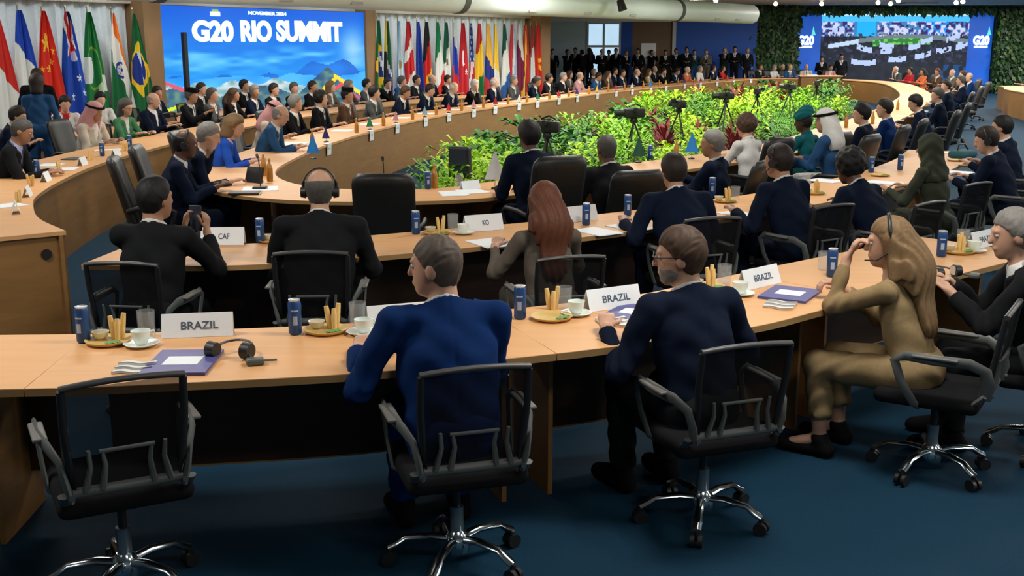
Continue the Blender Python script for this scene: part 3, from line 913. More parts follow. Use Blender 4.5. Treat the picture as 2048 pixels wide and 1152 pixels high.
def exec_chair():
    t = thing('executive_chair', 'x', 'chair')
    star_base(t, M_BLACK, .29)
    MB().rbox((0, .02, .42), (.52, .50, .11), .045).build('seat', M_LEATHER, t, auto=60)
    bm_ = MB()
    # padded back: rounded outline, swollen in the middle
    nu, nv = 12, 14
    def bp(u, v, side):
        z = .46 + v * .60
        w_ = .235 * (1 - max(0, (v - .86) / .14) ** 2.5 * .22) * (.90 + .10 * min(1, v / .3))
        edge = max(0, 1 - (abs(u) ** 4) * .75 - max(0, (v - .9) / .1) ** 2 * .5)
        th = .055 * edge
        y = -.21 - .16 * (v ** 1.1) + (th if side else -th) + .03 * u * u
        return (u * w_, y, z)
    V, Fc = [], []
    for side in (0, 1):
        for j in range(nv + 1):
            for i in range(nu + 1):
                V.append(bp(-1 + 2 * i / nu, j / nv, side))
    n0 = (nu + 1) * (nv + 1)
    for j in range(nv):
        for i in range(nu):
            a = j * (nu + 1) + i
            Fc.append((a, a + 1, a + nu + 2, a + nu + 1))
            Fc.append((n0 + a, n0 + a + nu + 1, n0 + a + nu + 2, n0 + a + 1))
    for i in range(nu):
        for j in (0, nv):
            a = j * (nu + 1) + i
            Fc.append((a, n0 + a, n0 + a + 1, a + 1) if j == 0 else (a, a + 1, n0 + a + 1, n0 + a))
    for j in range(nv):
        for i in (0, nu):
            a = j * (nu + 1) + i
            Fc.append((a, a + nu + 1, n0 + a + nu + 1, n0 + a) if i == 0 else (a, n0 + a, n0 + a + nu + 1, a + nu + 1))
    bm_.add(V, Fc)
    bm_.build('backrest', M_LEATHER, t, smooth=True)
    for s in (-1, 1):
        pts = [(s * .25, -.24, .62), (s * .285, -.15, .645), (s * .29, .08, .645), (s * .285, .15, .61), (s * .27, .12, .50), (s * .24, .06, .40)]
        MB().tube(pts, .022, 8, flat=.7, ref=(s, 0, 0)).build('armrest', M_BLACK, t, auto=60)
    MB().box((0, 0, .365), (.3, .3, .03)).build('seat_plate', M_BLACK, t)
    return t
EXEC = Proto(exec_chair)

# ================================================================ PEOPLE
# bodies are distance fields turned into one closed skin each; clothes and hair are skins of their own over it
def nrm(v):
    v = np.asarray(v, float); return v / (np.linalg.norm(v) + 1e-12)
def smin(a, b, k):
    h = np.clip(0.5 + 0.5 * (b - a) / k, 0, 1)
    return b + (a - b) * h - k * h * (1 - h)
def smax(a, b, k): return -smin(-a, -b, k)
def caps(P, a, b, ra, rb, n=None, f=1.0):
    a, b = np.asarray(a, float), np.asarray(b, float)
    if n is not None:                       # flatten along n
        n = np.asarray(n, float)
        q = P - a
        P = P + ((1 / f - 1) * (q @ n))[:, None] * n
        bb = b - a
        b = b + (1 / f - 1) * (bb @ n) * n
    d = b - a
    L = d @ d + 1e-12
    q = P - a
    qd = q @ d
    t = np.clip(qd / L, 0, 1)
    dd_ = np.einsum('ij,ij->i', q, q) - 2 * t * qd + t * t * L
    return (np.sqrt(np.maximum(dd_, 0)) - (ra + t * (rb - ra))) * (f if f < 1 else 1)
def ell(P, c, r, Rm=None):
    q = P - np.asarray(c)
    if Rm is not None: q = q @ Rm
    r = np.asarray(r, float)
    k0 = np.sqrt(((q / r) ** 2).sum(1)); k1 = np.sqrt(((q / (r * r)) ** 2).sum(1)) + 1e-9
    return k0 * (k0 - 1) / k1

def surf(fn, lo, hi, h):
    """sparse evaluation + surface nets"""
    lo, hi = np.asarray(lo) - 3 * h, np.asarray(hi) + 3 * h
    nb = np.maximum(2, np.ceil((hi - lo) / (4 * h)).astype(int))
    cx_ = [lo[i] + (np.arange(nb[i]) * 4 + 1.5) * h for i in range(3)]
    G = np.stack(np.meshgrid(*cx_, indexing='ij'), -1).reshape(-1, 3)
    D = fn(G).reshape(nb)
    act = np.abs(D) < 3.0 * h * 1.9 + 1.5 * h
    fine = np.repeat(np.repeat(np.repeat(D, 4, 0), 4, 1), 4, 2)
    am = np.repeat(np.repeat(np.repeat(act, 4, 0), 4, 1), 4, 2)
    idx = np.argwhere(am)
    fine[am] = fn(lo + idx * h)
    s = fine < 0
    n = np.array(s.shape)
    acc = np.zeros(n - 1, np.int8)
    off = [(i, j, k) for i in (0, 1) for j in (0, 1) for k in (0, 1)]
    for i, j, k in off:
        acc += s[i:n[0] - 1 + i, j:n[1] - 1 + j, k:n[2] - 1 + k]
    cells = np.argwhere((acc > 0) & (acc < 8))
    vid = -np.ones(n - 1, int)
    vid[tuple(cells.T)] = np.arange(len(cells))
    val = {o: fine[cells[:, 0] + o[0], cells[:, 1] + o[1], cells[:, 2] + o[2]] for o in off}
    pos = np.zeros((len(cells), 3)); cnt = np.zeros(len(cells))
    for a in off:
        for ax in range(3):
            if a[ax] == 1: continue
            b = list(a); b[ax] = 1; b = tuple(b)
            d0, d1 = val[a], val[b]
            m = (d0 < 0) != (d1 < 0)
            t = d0[m] / (d0[m] - d1[m])
            p = np.tile(np.array(a, float), (m.sum(), 1)); p[:, ax] += t
            pos[m] += p; cnt[m] += 1
    V = lo + (cells + pos / cnt[:, None]) * h
    F = []
    for ax in range(3):
        u, v = (ax + 1) % 3, (ax + 2) % 3
        sl0 = [slice(None)] * 3; sl1 = [slice(None)] * 3
        sl0[ax] = slice(0, -1); sl1[ax] = slice(1, None)
        ch = s[tuple(sl0)] != s[tuple(sl1)]
        e = np.argwhere(ch)
        ok = (e[:, u] > 0) & (e[:, v] > 0) & (e[:, u] < n[u] - 1) & (e[:, v] < n[v] - 1)
        e = e[ok]
        if not len(e): continue
        q = []
        for du, dv in ((-1, -1), (0, -1), (0, 0), (-1, 0)):
            c = e.copy(); c[:, u] += du; c[:, v] += dv
            q.append(vid[tuple(c.T)])
        q = np.stack(q, 1)
        ins = s[tuple(e.T)]
        q[~ins] = q[~ins][:, ::-1]
        F.append(q)
    F = np.vstack(F) if F else np.zeros((0, 4), int)
    F = F[(F >= 0).all(1)]
    return V, F

def np_mesh(name, V, F):
    me = bpy.data.meshes.new(name)
    me.vertices.add(len(V)); me.vertices.foreach_set('co', np.ascontiguousarray(V, np.float32).ravel())
    me.loops.add(len(F) * 4); me.loops.foreach_set('vertex_index', np.ascontiguousarray(F, np.int32).ravel())
    me.polygons.add(len(F)); me.polygons.foreach_set('loop_start', np.arange(len(F), dtype=np.int32) * 4)
    me.update(calc_edges=True); me.validate()
    me.shade_smooth()
    return me

def rot(ax, a):
    return np.array(Matrix.Rotation(a, 3, ax))
def ik(sh, wr, l1, l2, pole):
    d = wr - sh; L = np.linalg.norm(d)
    if L > (l1 + l2) * .985:
        d = d / L * (l1 + l2) * .985; wr = sh + d; L = np.linalg.norm(d)
    x = (l1 * l1 - l2 * l2 + L * L) / (2 * L)
    hgt = math.sqrt(max(0, l1 * l1 - x * x))
    u = d / L
    p = nrm(pole - (pole @ u) * u)
    return sh + u * x + p * hgt, wr

class Sk:
    """joints of one figure, local frame: faces +Y, stands/sits at the origin"""
    def __init__(s, lean=10, side=0, twist=0, yaw=0, pitch=8, roll=0, lh=(-.14, .42, .80), rh=(.14, .42, .80), stand=False, big=1.0, female=False, hl=None, hr=None, curl=.5, cross=False, width=1.0, rise=0.0):
        s.f = female; s.big = big; s.stand = stand; s.curl = curl; s.width = width
        hz = .90 if stand else .55 + rise
        s.pel = np.array([0, 0, hz])
        ln, sd = R(lean), R(side)
        up = nrm([math.sin(sd), math.sin(ln), math.cos(ln) * math.cos(sd)])
        tw = rot('Z', R(twist))
        s.up = up
        s.right = nrm(np.cross(nrm(tw @ np.array([0, 1, 0])), up)); s.right = s.right
        s.fwd = nrm(np.cross(up, s.right))
        tl = .48 if not female else .455
        s.chest = s.pel + up * tl * .58 + s.fwd * .012
        s.nb = s.pel + up * tl + s.fwd * (.01 + .03 * math.sin(ln))
        sw = (.186 if not female else .156) * width
        s.sh = {-1: s.nb - up * .050 - s.right * sw, 1: s.nb - up * .050 + s.right * sw}
        nd = nrm(up * .75 + np.array([0, .12, .5]))
        s.nt = s.nb + nd * .066
        s.HR = rot('Z', R(yaw)) @ rot('X', -R(pitch)) @ rot('Y', R(roll))
        hs = .97 if not female else .93
        s.hs = hs
        s.head = s.nt + s.HR @ np.array([0, .022, .098]) * hs
        l1, l2 = (.285, .255) if not female else (.265, .235)
        s.el, s.wr, s.hd = {}, {}, {}
        for k, tgt, dirn in ((-1, lh, hl), (1, rh, hr)):
            w_ = np.array(tgt, float)
            s.el[k], s.wr[k] = ik(s.sh[k], w_, l1, l2, np.array([k * .40, -.50, -.75]))
            fd = nrm(s.wr[k] - s.el[k])
            if dirn is None:
                s.hd[k] = (nrm(fd + np.array([-k * .35, .2, -.05])), np.array([0, 0, -1.]))
            else:
                s.hd[k] = (nrm(dirn[0]), nrm(dirn[1]))
        s.hip, s.kn, s.an, s.toe = {}, {}, {}, {}
        for k in (-1, 1):
            s.hip[k] = s.pel + np.array([k * .085, 0.01, -.01])
            if stand:
                s.kn[k] = np.array([k * .095, .02, .49]); s.an[k] = np.array([k * .10, -.01, .09]); s.toe[k] = np.array([k * .12, .15, .035])
            else:
                s.kn[k] = np.array([k * .12, .43, .525 + rise]); s.an[k] = np.array([k * .12, .40, .09]); s.toe[k] = np.array([k * .14, .56, .035])
    def fingers(s, k):
        d, n = s.hd[k]
        n = nrm(n - (n @ d) * d)
        lat = np.cross(n, d)                          # across the palm
        if lat @ s.right * k > 0: lat = -lat          # thumb side points to the body middle
        w_ = s.wr[k]
        pc = w_ + d * .055
        out = []
        for i, (o, L) in enumerate(((.028, .066), (.010, .074), (-.009, .070), (-.027, .055))):
            b = w_ + d * .085 + lat * o
            c1 = s.curl
            d1 = nrm(d * math.cos(c1 * .6) + n * math.sin(c1 * .6)); d2 = nrm(d * math.cos(c1 * 1.5) + n * math.sin(c1 * 1.5)); d3 = nrm(d * math.cos(c1 * 2.1) + n * math.sin(c1 * 2.1))
            p1 = b + d1 * L * .45; p2 = p1 + d2 * L * .33; p3 = p2 + d3 * L * .25
            out.append(((b, p1, p2, p3), .0088 if i < 3 else .0078))
        b = w_ + d * .03 + lat * .03
        dt = nrm(d * .75 + lat * .6 + n * .25)
        p1 = b + dt * .036; p2 = p1 + nrm(d * .9 + lat * .2 + n * .35) * .032
        out.append(((b, p1, p2, p2 + nrm(d + n * .3) * .012), .0105))
        return pc, lat, n, out

def head_sdf(s, P, detail=True):
    q = (P - s.head) @ s.HR / s.hs
    d = ell(q, (0, -.012, .022), (.077, .097, .098))
    d = smin(d, ell(q, (0, .030, -.045), (.057, .064, .074)), .03)
    d = smin(d, ell(q, (0, .062, -.092), (.026, .022, .022)), .03)
    if detail:
        d = smin(d, caps(q, (0, .090, .018), (0, .108, -.022), .008, .0125), .012)
        d = smin(d, caps(q, (-.032, .080, .030), (.032, .080, .030), .011, .011), .015)
        d = smin(d, caps(q, (-.018, .090, -.058), (.018, .090, -.058), .0075, .0075), .012)
        for k in (-1, 1):
            d = smin(d, ell(q, (k * .078, -.008, -.012), (.011, .022, .033)), .006)
            d = np.maximum(d, -(ell(q, (k * .030, .099, .008), (.016, .014, .010))))
    else:
        d = smin(d, caps(q, (0, .088, .01), (0, .106, -.022), .010, .014), .012)
        for k in (-1, 1):
            d = smin(d, ell(q, (k * .078, -.008, -.012), (.012, .022, .033)), .006)
    return d * s.hs

def near(P, c, r, d, fn, k):
    """join a small piece only where it can matter"""
    m = ((P - c) ** 2).sum(1) < r * r
    if m.any():
        d[m] = smin(d[m], fn(P[m]), k)
    return d
def body_sdf(s, detail):
    def hand(k):
        pc, lat, n, fg = s.fingers(k)
        hd = s.hd[k][0]
        def g(P):
            h_ = caps(P, s.wr[k] + hd * .02, s.wr[k] + hd * .075, .032, .036, n, .42)
            h_ = smin(h_, caps(P, s.wr[k] + hd * .075 - lat * .022, s.wr[k] + hd * .075 + lat * .022, .0125, .0125), .012)
            for pts, r_ in fg:
                for a, b in zip(pts[:-1], pts[1:]):
                    h_ = smin(h_, caps(P, a, b, r_, r_ * .92), .004)
            return h_
        return g
    hands = {k: hand(k) for k in (-1, 1)}
    def f(P):
        d = caps(P, s.nb - s.up * .02, s.nt + s.HR @ np.array([0, -.005, .02]), .056, .050)
        d = near(P, s.head, .30, d, lambda Q: head_sdf(s, Q, detail), .025)
        d = smin(d, caps(P, s.pel, s.chest, .115, .125, s.fwd, .66), .04)
        d = smin(d, caps(P, s.chest, s.nb - s.up * .06, .125, .085, s.fwd, .66), .04)
        for k in (-1, 1):
            d = smin(d, caps(P, s.nb - s.up * .050, s.sh[k] - s.up * .008, .034, .032), .02)
            d = smin(d, caps(P, s.sh[k] - s.up * .008, s.el[k], .034, .029), .01)
            d = smin(d, caps(P, s.el[k], s.wr[k], .029, .024), .01)
            d = near(P, s.wr[k] + s.hd[k][0] * .08, .22, d, hands[k], .012)
            d = smin(d, caps(P, s.hip[k], s.kn[k], .07, .05), .03)
            d = smin(d, caps(P, s.kn[k], s.an[k], .048, .033), .02)
            d = smin(d, caps(P, s.an[k], s.toe[k], .033, .026), .02)
        return d
    return f
def torso_sdf(s, P, g=0.0, fem=False):
    if s.f:
        d = caps(P, s.pel, s.pel * .6 + s.chest * .4, .150 + g, .125 + g, s.fwd, .70)
        d = smin(d, caps(P, s.pel * .6 + s.chest * .4, s.chest, .125 + g, .135 + g, s.fwd, .70), .05)
        d = smin(d, caps(P, s.chest, s.nb - s.up * .07, .135 + g, .10 + g, s.fwd, .66), .05)
    else:
        d = caps(P, s.pel, s.chest, .168 * s.width + g, .168 * s.width + g, s.fwd, .66)
        d = smin(d, caps(P, s.chest, s.nb - s.up * .075, .168 * s.width + g, .135 + g, s.fwd, .62), .05)
    return d
def jacket_sdf(s, hem=True, cuff=.03):
    def f(P):
        d = torso_sdf(s, P)
        for k in (-1, 1):
            r0 = .060 if not s.f else .050
            d = smin(d, caps(P, s.nb - s.up * .032, s.sh[k] + s.up * .004, r0 * .95, r0 * .96), .03)
            w_ = s.wr[k] + nrm(s.el[k] - s.wr[k]) * cuff
            fore = caps(P, s.el[k], w_, r0 * .86, r0 * .66)
            fore = np.maximum(fore, (P - w_) @ nrm(s.wr[k] - s.el[k]))
            arm = smin(caps(P, s.sh[k], s.el[k], r0 * 1.02, r0 * .86), fore, .02)
            # creases bunch up at the elbow
            el = ((P - s.el[k]) ** 2).sum(1)
            arm = arm + .005 * np.exp(-el / .012) * np.sin((P - s.el[k]) @ nrm(s.wr[k] - s.sh[k]) * 130)
            d = smin(d, arm, .016)
        # folds of cloth
        d = d + (.0030 * np.sin(P @ (s.up * 42 + s.right * 16) + 3 * np.sin(P @ (s.right * 9))) + .0035 * np.sin(P @ (s.up * 17 - s.right * 24) + 2 * np.sin(P @ (s.up * 8)))) * np.clip(1 - d * 40, 0, 1)
        d = smin(d, caps(P, s.nb - s.up * .05, s.nb * .5 + s.nt * .5 - s.fwd * .006, .082, .067), .03)
        xs, ys = (P - s.nb) @ s.right, (P - s.nb) @ s.fwd
        d = d + .0022 * np.exp(-(xs / .007) ** 2) * (ys < 0)          # back seam
        # collar opening and chest V
        rel = P - s.nb
        zz, xx, yy = rel @ s.up, rel @ s.right, rel @ s.fwd
        d = smax(d, -(caps(P, s.nb - s.up * .03, s.nt + s.up * .06, .0605, .066)), .006)
        vw = .055 * np.clip((zz + .24) / .24, 0, 1)
        wedge = np.maximum(np.abs(xx) - vw, -(yy - .02))
        wedge = np.maximum(wedge, -(zz + .24))
        d = np.maximum(d, -wedge)
        d = np.where(xx * xx + yy * yy < .0144, np.maximum(d, (zz - .040 + .55 * (yy + .06)) * .85), d)
        d = np.maximum(d, -(P[:, 2] - (s.pel[2] - (.10 if not s.stand else .16))))
        return d
    return f
def shirt_sdf(s, ex=0.0):
    def f(P):
        rel = P - s.nb
        zz, xx, yy = rel @ s.up, rel @ s.right, rel @ s.fwd
        col = caps(P, s.nb - s.up * .05, s.nt - nrm(s.nt - s.nb) * .030, .0615 + ex, .0585 + ex)
        d = torso_sdf(s, P, -.012)
        d = np.maximum(d, np.maximum(np.abs(xx) - .10, -yy + .0))
        d = np.maximum(d, -(zz + .30))
        d = smin(d, col, .02)
        return np.maximum(d, (zz - .055 + .35 * (yy + .06)) * .9)
    return f
def tie_sdf(s):
    def f(P):
        a = s.nb + s.fwd * .068 - s.up * .02
        b = s.chest + s.fwd * (.098 + .01)
        c = s.pel * .35 + s.chest * .65 + s.fwd * .112
        d = caps(P, a, b, .018, .026, s.fwd, .35)
        return smin(d, caps(P, b, c, .026, .034, s.fwd, .35), .01)
    return f
def legs_sdf(s, skirt=False):
    def f(P):
        d = caps(P, s.pel + np.array([-.05, 0, -.0]), s.pel + np.array([.05, 0, 0]), .125, .125)
        for k in (-1, 1):
            d = smin(d, caps(P, s.hip[k], s.kn[k], .092, .072), .035)
            cuff = s.an[k] + (np.array([0, 0, .02]) if not skirt else np.array([0, 0, .12]))
            lg = caps(P, s.kn[k], cuff, .070, .058)
            lg = np.maximum(lg, (P - cuff) @ nrm(s.an[k] - s.kn[k]))
            d = smin(d, lg, .02)
        d = d + .004 * np.sin(P @ np.array([30., 26, 40]) + 3 * np.sin(P @ np.array([9., 14, 7])))
        return d
    return f
def shoe_sdf(s, k):
    def f(P):
        heel = s.an[k] * np.array([1, 1, 0]) + np.array([0, -.035, .035])
        d = smin(caps(P, heel, s.toe[k] + np.array([0, .02, -.002]), .038, .034), caps(P, s.an[k], heel, .045, .04), .02)
        if not s.f:
            d = smin(d, caps(P, s.an[k] - np.array([0, 0, .006]), s.toe[k] + np.array([0, 0, .004]), .042, .036), .02)
        return np.maximum(d, -(P[:, 2] - .004))
    return f
def hair_sdf(s, kind):
    def sm(t): 
        t = np.clip(t, 0, 1); return t * t * (3 - 2 * t)
    def f(P):
        q = (P - s.head) @ s.HR / s.hs
        x, y, z = q[:, 0], q[:, 1], q[:, 2]
        th = {'buzz': .005, 'bald_ring': .008, 'short': .014, 'thick': .022, 'long': .018, 'bob': .024, 'curly': .05, 'bun': .014}.get(kind, .014)
        line = -.082 + .142 * sm((y + .050) / .125)
        keep = (z - line) * .75
        sk_ = smin(ell(q, (0, -.012, .022), (.077, .097, .098)), ell(q, (0, -.022, -.050), (.056, .062, .060)), .03)
        sh = sk_ - .003 - th * np.clip(keep / .055, 0.05, 1) ** .7
        sh = sh + .0025 * np.sin(x * 170 + 5 * np.sin(z * 40 + y * 30)) * np.sin(y * 60 + z * 50)
        d = np.maximum(sh, -keep)
        if kind == 'bald_ring':
            d = np.maximum(d, z - .055 + .6 * (y + .03) * (y > -.03))
        if kind == 'curly':
            d = ell(q, (0, -.03, .035), (.120, .118, .125)) + .010 * np.sin(x * 70) * np.sin(y * 70) * np.sin(z * 70)
            face = np.maximum(np.maximum(.035 - y, z - .075), np.abs(x) - .075)
            d = np.maximum(d, -face)
        if kind == 'bob':
            b = caps(q, (0, -.045, .02), (0, -.055, -.11), .098, .085)
            b = np.maximum(b, -(z + .16))
            face = np.maximum(np.maximum(.02 - y, z - .06), np.abs(x) - .2)
            d = smin(d, np.maximum(b, -face), .02)
        if kind == 'long':
            A_ = s.head + s.HR @ np.array([0, -.045, .02]) * s.hs
            B_ = s.nb + s.up * .02 - s.fwd * .085 + s.HR @ np.array([0, -.02, 0])
            C_ = s.nb - s.up * .235 - s.fwd * .118
            b = smin(caps(P, A_, B_, .092, .102, s.fwd, .72), caps(P, B_, C_, .108, .070, s.fwd, .40), .05)
            for k in (-1, 1):
                b = smin(b, caps(P, s.head + s.HR @ np.array([k * .068, -.015, .02]) * s.hs, s.nb + s.right * (k * .085) + s.up * .0 - s.fwd * .03, .030, .034), .035)
            b = (b + .004 * np.sin((P @ s.right) * 150 + 3 * np.sin(z * 14))) / s.hs
            face = np.maximum(np.maximum(.03 - y, z - .06), np.abs(x) - .2)
            d = smin(d, np.maximum(b, -face), .02)
        return d * s.hs
    return f
def wrap_sdf(s, kind):
    def f(P):
        q = (P - s.head) @ s.HR / s.hs
        x, y, z = q[:, 0], q[:, 1], q[:, 2]
        if kind == 'keffiyeh':
            d = ell(q, (0, -.012, .026), (.098, .118, .118))
            b = smin(caps(q, (0, -.02, .0), (0, -.07, -.20), .105, .15, (0, 1, 0), .7), caps(q, (0, -.05, -.15), (0, -.05, -.24), .17, .20, (0, 1, 0), .6), .05)
            face = np.maximum(np.maximum(.035 - y, z - .065), np.abs(x) - .066)
            d = np.maximum(smin(d, b, .04), -face)
            d = np.maximum(d, -(z + .32))
            return (d + .004 * np.sin(x * 60 + z * 20)) * s.hs
        if kind == 'hijab':
            d = ell(q, (0, -.012, .020), (.095, .112, .118))
            b = smin(caps(q, (0, -.01, -.02), (0, -.03, -.17), .092, .10), caps(q, (0, -.03, -.17), (0, -.03, -.25), .12, .17, (0, 1, 0), .7), .06)
            face = ell(q, (0, .10, -.02), (.058, .06, .088))
            d = np.maximum(smin(d, b, .05), -face)
            d = np.maximum(d, -(z + .30))
            return (d + .004 * np.sin(z * 55 + x * 30 + 2 * np.sin(y * 30))) * s.hs
        if kind == 'headwrap':
            d = ell(q, (0, -.03, .075), (.125, .135, .10)) + .008 * np.sin(x * 60 + z * 50)
            d = smin(d, ell(q, (.05, -.05, .15), (.09, .09, .06)), .02)
            return np.maximum(d, -(z - .035 + .4 * (y < 0) * y)) * s.hs
        if kind == 'peci':
            r_ = np.sqrt((x / .088) ** 2 + ((y + .01) / .108) ** 2)
            return np.maximum(np.maximum((r_ - 1) * .085, z - .145), -(z - .060)) * s.hs
        if kind == 'agal':
            r_ = np.sqrt((x / .100) ** 2 + ((y + .012) / .120) ** 2)
            rr = np.sqrt(((r_ - 1) * .10) ** 2 + (z - .072 - .25 * (y * .0)) ** 2)
            return (rr - .016) * s.hs
    return f
def bbox(pts, r):
    p = np.array(pts); return p.min(0) - r, p.max(0) + r

SKIN = {'pale': (0.62, 0.39, 0.29), 'light': (0.54, 0.31, 0.21), 'tan': (0.40, 0.21, 0.125), 'brown': (0.10, 0.045, 0.028), 'dark': (0.040, 0.020, 0.014)}
HAIRC = {'black': (0.008, 0.007, 0.007), 'dark': (0.020, 0.013, 0.010), 'brown': (0.060, 0.032, 0.018), 'auburn': (0.10, 0.030, 0.012), 'blond': (0.19, 0.115, 0.052), 'grey': (0.20, 0.19, 0.175), 'white': (0.55, 0.52, 0.48), 'darkgrey': (0.075, 0.07, 0.062), 'ash': (0.085, 0.064, 0.050)}
CLOTH = {'black': (0.005, 0.005, 0.006), 'charcoal': (0.009, 0.010, 0.012), 'navy': (0.0035, 0.008, 0.023), 'blue': (0.002, 0.021, 0.100), 'royal': (0.015, 0.075, 0.42), 'grey': (0.065, 0.072, 0.072), 'tan': (0.27, 0.19, 0.095), 'taupe': (0.115, 0.095, 0.075), 'white': (0.62, 0.62, 0.60), 'cream': (0.50, 0.44, 0.36), 'teal': (0.008, 0.115, 0.135), 'olive': (0.045, 0.052, 0.035), 'red': (0.42, 0.02, 0.03), 'pink': (0.50, 0.25, 0.25), 'green': (0.05, 0.17, 0.08), 'brown': (0.09, 0.045, 0.025), 'orange': (0.55, 0.14, 0.05), 'steel': (0.02, 0.07, 0.17), 'lavender': (0.32, 0.33, 0.52)}
def cm(kind, key):
    d = {'skin': SKIN, 'hair': HAIRC, 'cloth': CLOTH}[kind]
    return mat('%s_%s' % (kind, key), d[key], {'skin': .5, 'hair': .62, 'cloth': .85}[kind], var={'skin': .08, 'hair': .35, 'cloth': .18}[kind], scale={'skin': 20, 'hair': 60, 'cloth': 70}[kind], spec={'skin': .4, 'hair': .35, 'cloth': .12}[kind])

def build_person(sk, res, hair=None, wrap=None, tie=True, jacket=True, legs=True, detail=True, skirt=False, shoes=True, cuff=.03):
    fg = res < .009
    rb, rj, rl, rs = (res, res * 1.1, res * 1.6, res * 1.3) if fg else (res * 1.2, res * 1.2, res * 2.0, res * 1.7)
    """list of (part name, mesh) for one figure; first is the body"""
    out = []
    pts = [s_ for s_ in (sk.pel, sk.head, *sk.sh.values(), *sk.el.values(), *sk.wr.values(), *sk.kn.values(), *sk.an.values(), *sk.toe.values())]
    lo, hi = bbox(pts, .20)
    lo[2] = max(lo[2], .0)
    out.append(('body', np_mesh('body', *surf(body_sdf(sk, detail), lo, hi, rb))))
    lo2, hi2 = bbox([sk.pel, sk.nb, *sk.sh.values(), *sk.el.values(), *sk.wr.values()], .20)
    if jacket:
        out.append(('jacket', np_mesh('jacket', *surf(jacket_sdf(sk, cuff=cuff), lo2, hi2, rj))))
        out.append(('shirt', np_mesh('shirt', *surf(shirt_sdf(sk, 0 if fg else .003), *bbox([sk.nb, sk.chest, sk.pel], .17), res * (.9 if fg else .75)))))
        if tie:
            out.append(('tie', np_mesh('tie', *surf(tie_sdf(sk), *bbox([sk.nb, sk.chest, sk.pel], .18), min(res, .010)))))
    if legs:
        lo3, hi3 = bbox([sk.pel, *sk.kn.values(), *sk.an.values()], .15)
        out.append(('trousers', np_mesh('trousers', *surf(legs_sdf(sk, skirt), lo3, hi3, rl))))
        if shoes:
            for k in (-1, 1):
                out.append(('shoe', np_mesh('shoe', *surf(shoe_sdf(sk, k), *bbox([sk.an[k], sk.toe[k]], .09), rs))))
    hb = bbox([sk.head], .30)
    if hair:
        out.append(('hair', np_mesh('hair', *surf(hair_sdf(sk, hair), hb[0] - np.array([0, 0, .25]), hb[1], res * .9))))
    if wrap:
        nm = {'keffiyeh': 'headscarf', 'hijab': 'headscarf', 'headwrap': 'head_wrap', 'peci': 'cap'}[wrap]
        out.append((nm, np_mesh(nm, *surf(wrap_sdf(sk, wrap), hb[0] - np.array([0, 0, .1]), hb[1], res))))
        if wrap == 'keffiyeh':
            out.append(('head_cord', np_mesh('head_cord', *surf(wrap_sdf(sk, 'agal'), *hb, min(res, .012)))))
    return out

def head_pt(sk, p):
    return Vector((sk.head + sk.HR @ (np.array(p) * sk.hs)).tolist())
def add_headset(sk, parent, mic=True, cups=True):
    h = bpy.data.objects.new('headset', MB().tube([head_pt(sk, (math.cos(a) * (.098 if cups else .112), -.01, .02 + math.sin(a) * (.110 if cups else .128))) for a in np.linspace(-.25 if cups else .25, PI + (.25 if cups else -.25), 17)], .009, 6, flat=.6).mesh('headset', True))
    h.data.materials.append(M_BLACK); C.objects.link(h); h.parent = parent
    for k in (-1, 1) if cups else ():
        MB().tube([head_pt(sk, (k * .082, -.008, -.012)), head_pt(sk, (k * .112, -.008, -.012))], [.036, .030], 14).build('ear_cup', M_BLACK, h, auto=50)
    if mic:
        MB().tube([head_pt(sk, (-.10, .0, -.03)), head_pt(sk, (-.09, .06, -.07)), head_pt(sk, (-.04, .115, -.075))], .004, 6).build('mic_boom', M_BLACK, h)
def add_glasses(sk, parent):
    g = MB()
    for k in (-1, 1):
        c = np.array((k * .033, .107, .008))
        pts = [head_pt(sk, c + np.array((.025 * math.cos(a), 0, .018 * math.sin(a)))) for a in np.linspace(0, 2 * PI, 15)]
        g.tube(pts, .0022, 5)
        g.tube([head_pt(sk, (k * .058, .104, .013)), head_pt(sk, (k * .083, .05, .012)), head_pt(sk, (k * .086, -.005, .008)), head_pt(sk, (k * .084, -.02, -.01))], .0026, 5)
    g.tube([head_pt(sk, (-.01, .112, .010)), head_pt(sk, (.01, .112, .010))], .0024, 5)
    g.build('glasses', M_BLACK, parent)
def add_eyes(sk, parent):
    for k in (-1, 1):
        c = head_pt(sk, (k * .030, .0790, .008))
        e = MB().lathe([(0, -.0115), (.0065, -.0095), (.0108, -.004), (.0115, 0), (.0108, .004), (.0065, .0095), (0, .0115)], 10, c).build('eye', mat('eye_white', (.40, .36, .32), .35, var=.02), parent, smooth=True)
        f = head_pt(sk, (k * .030, .0885, .008))
        MB().lathe([(0, -.0055), (.004, -.0038), (.0055, 0), (.004, .0038), (0, .0055)], 8, f).build('iris', mat('iris_dark', (.02, .012, .008), .2), e, smooth=True)

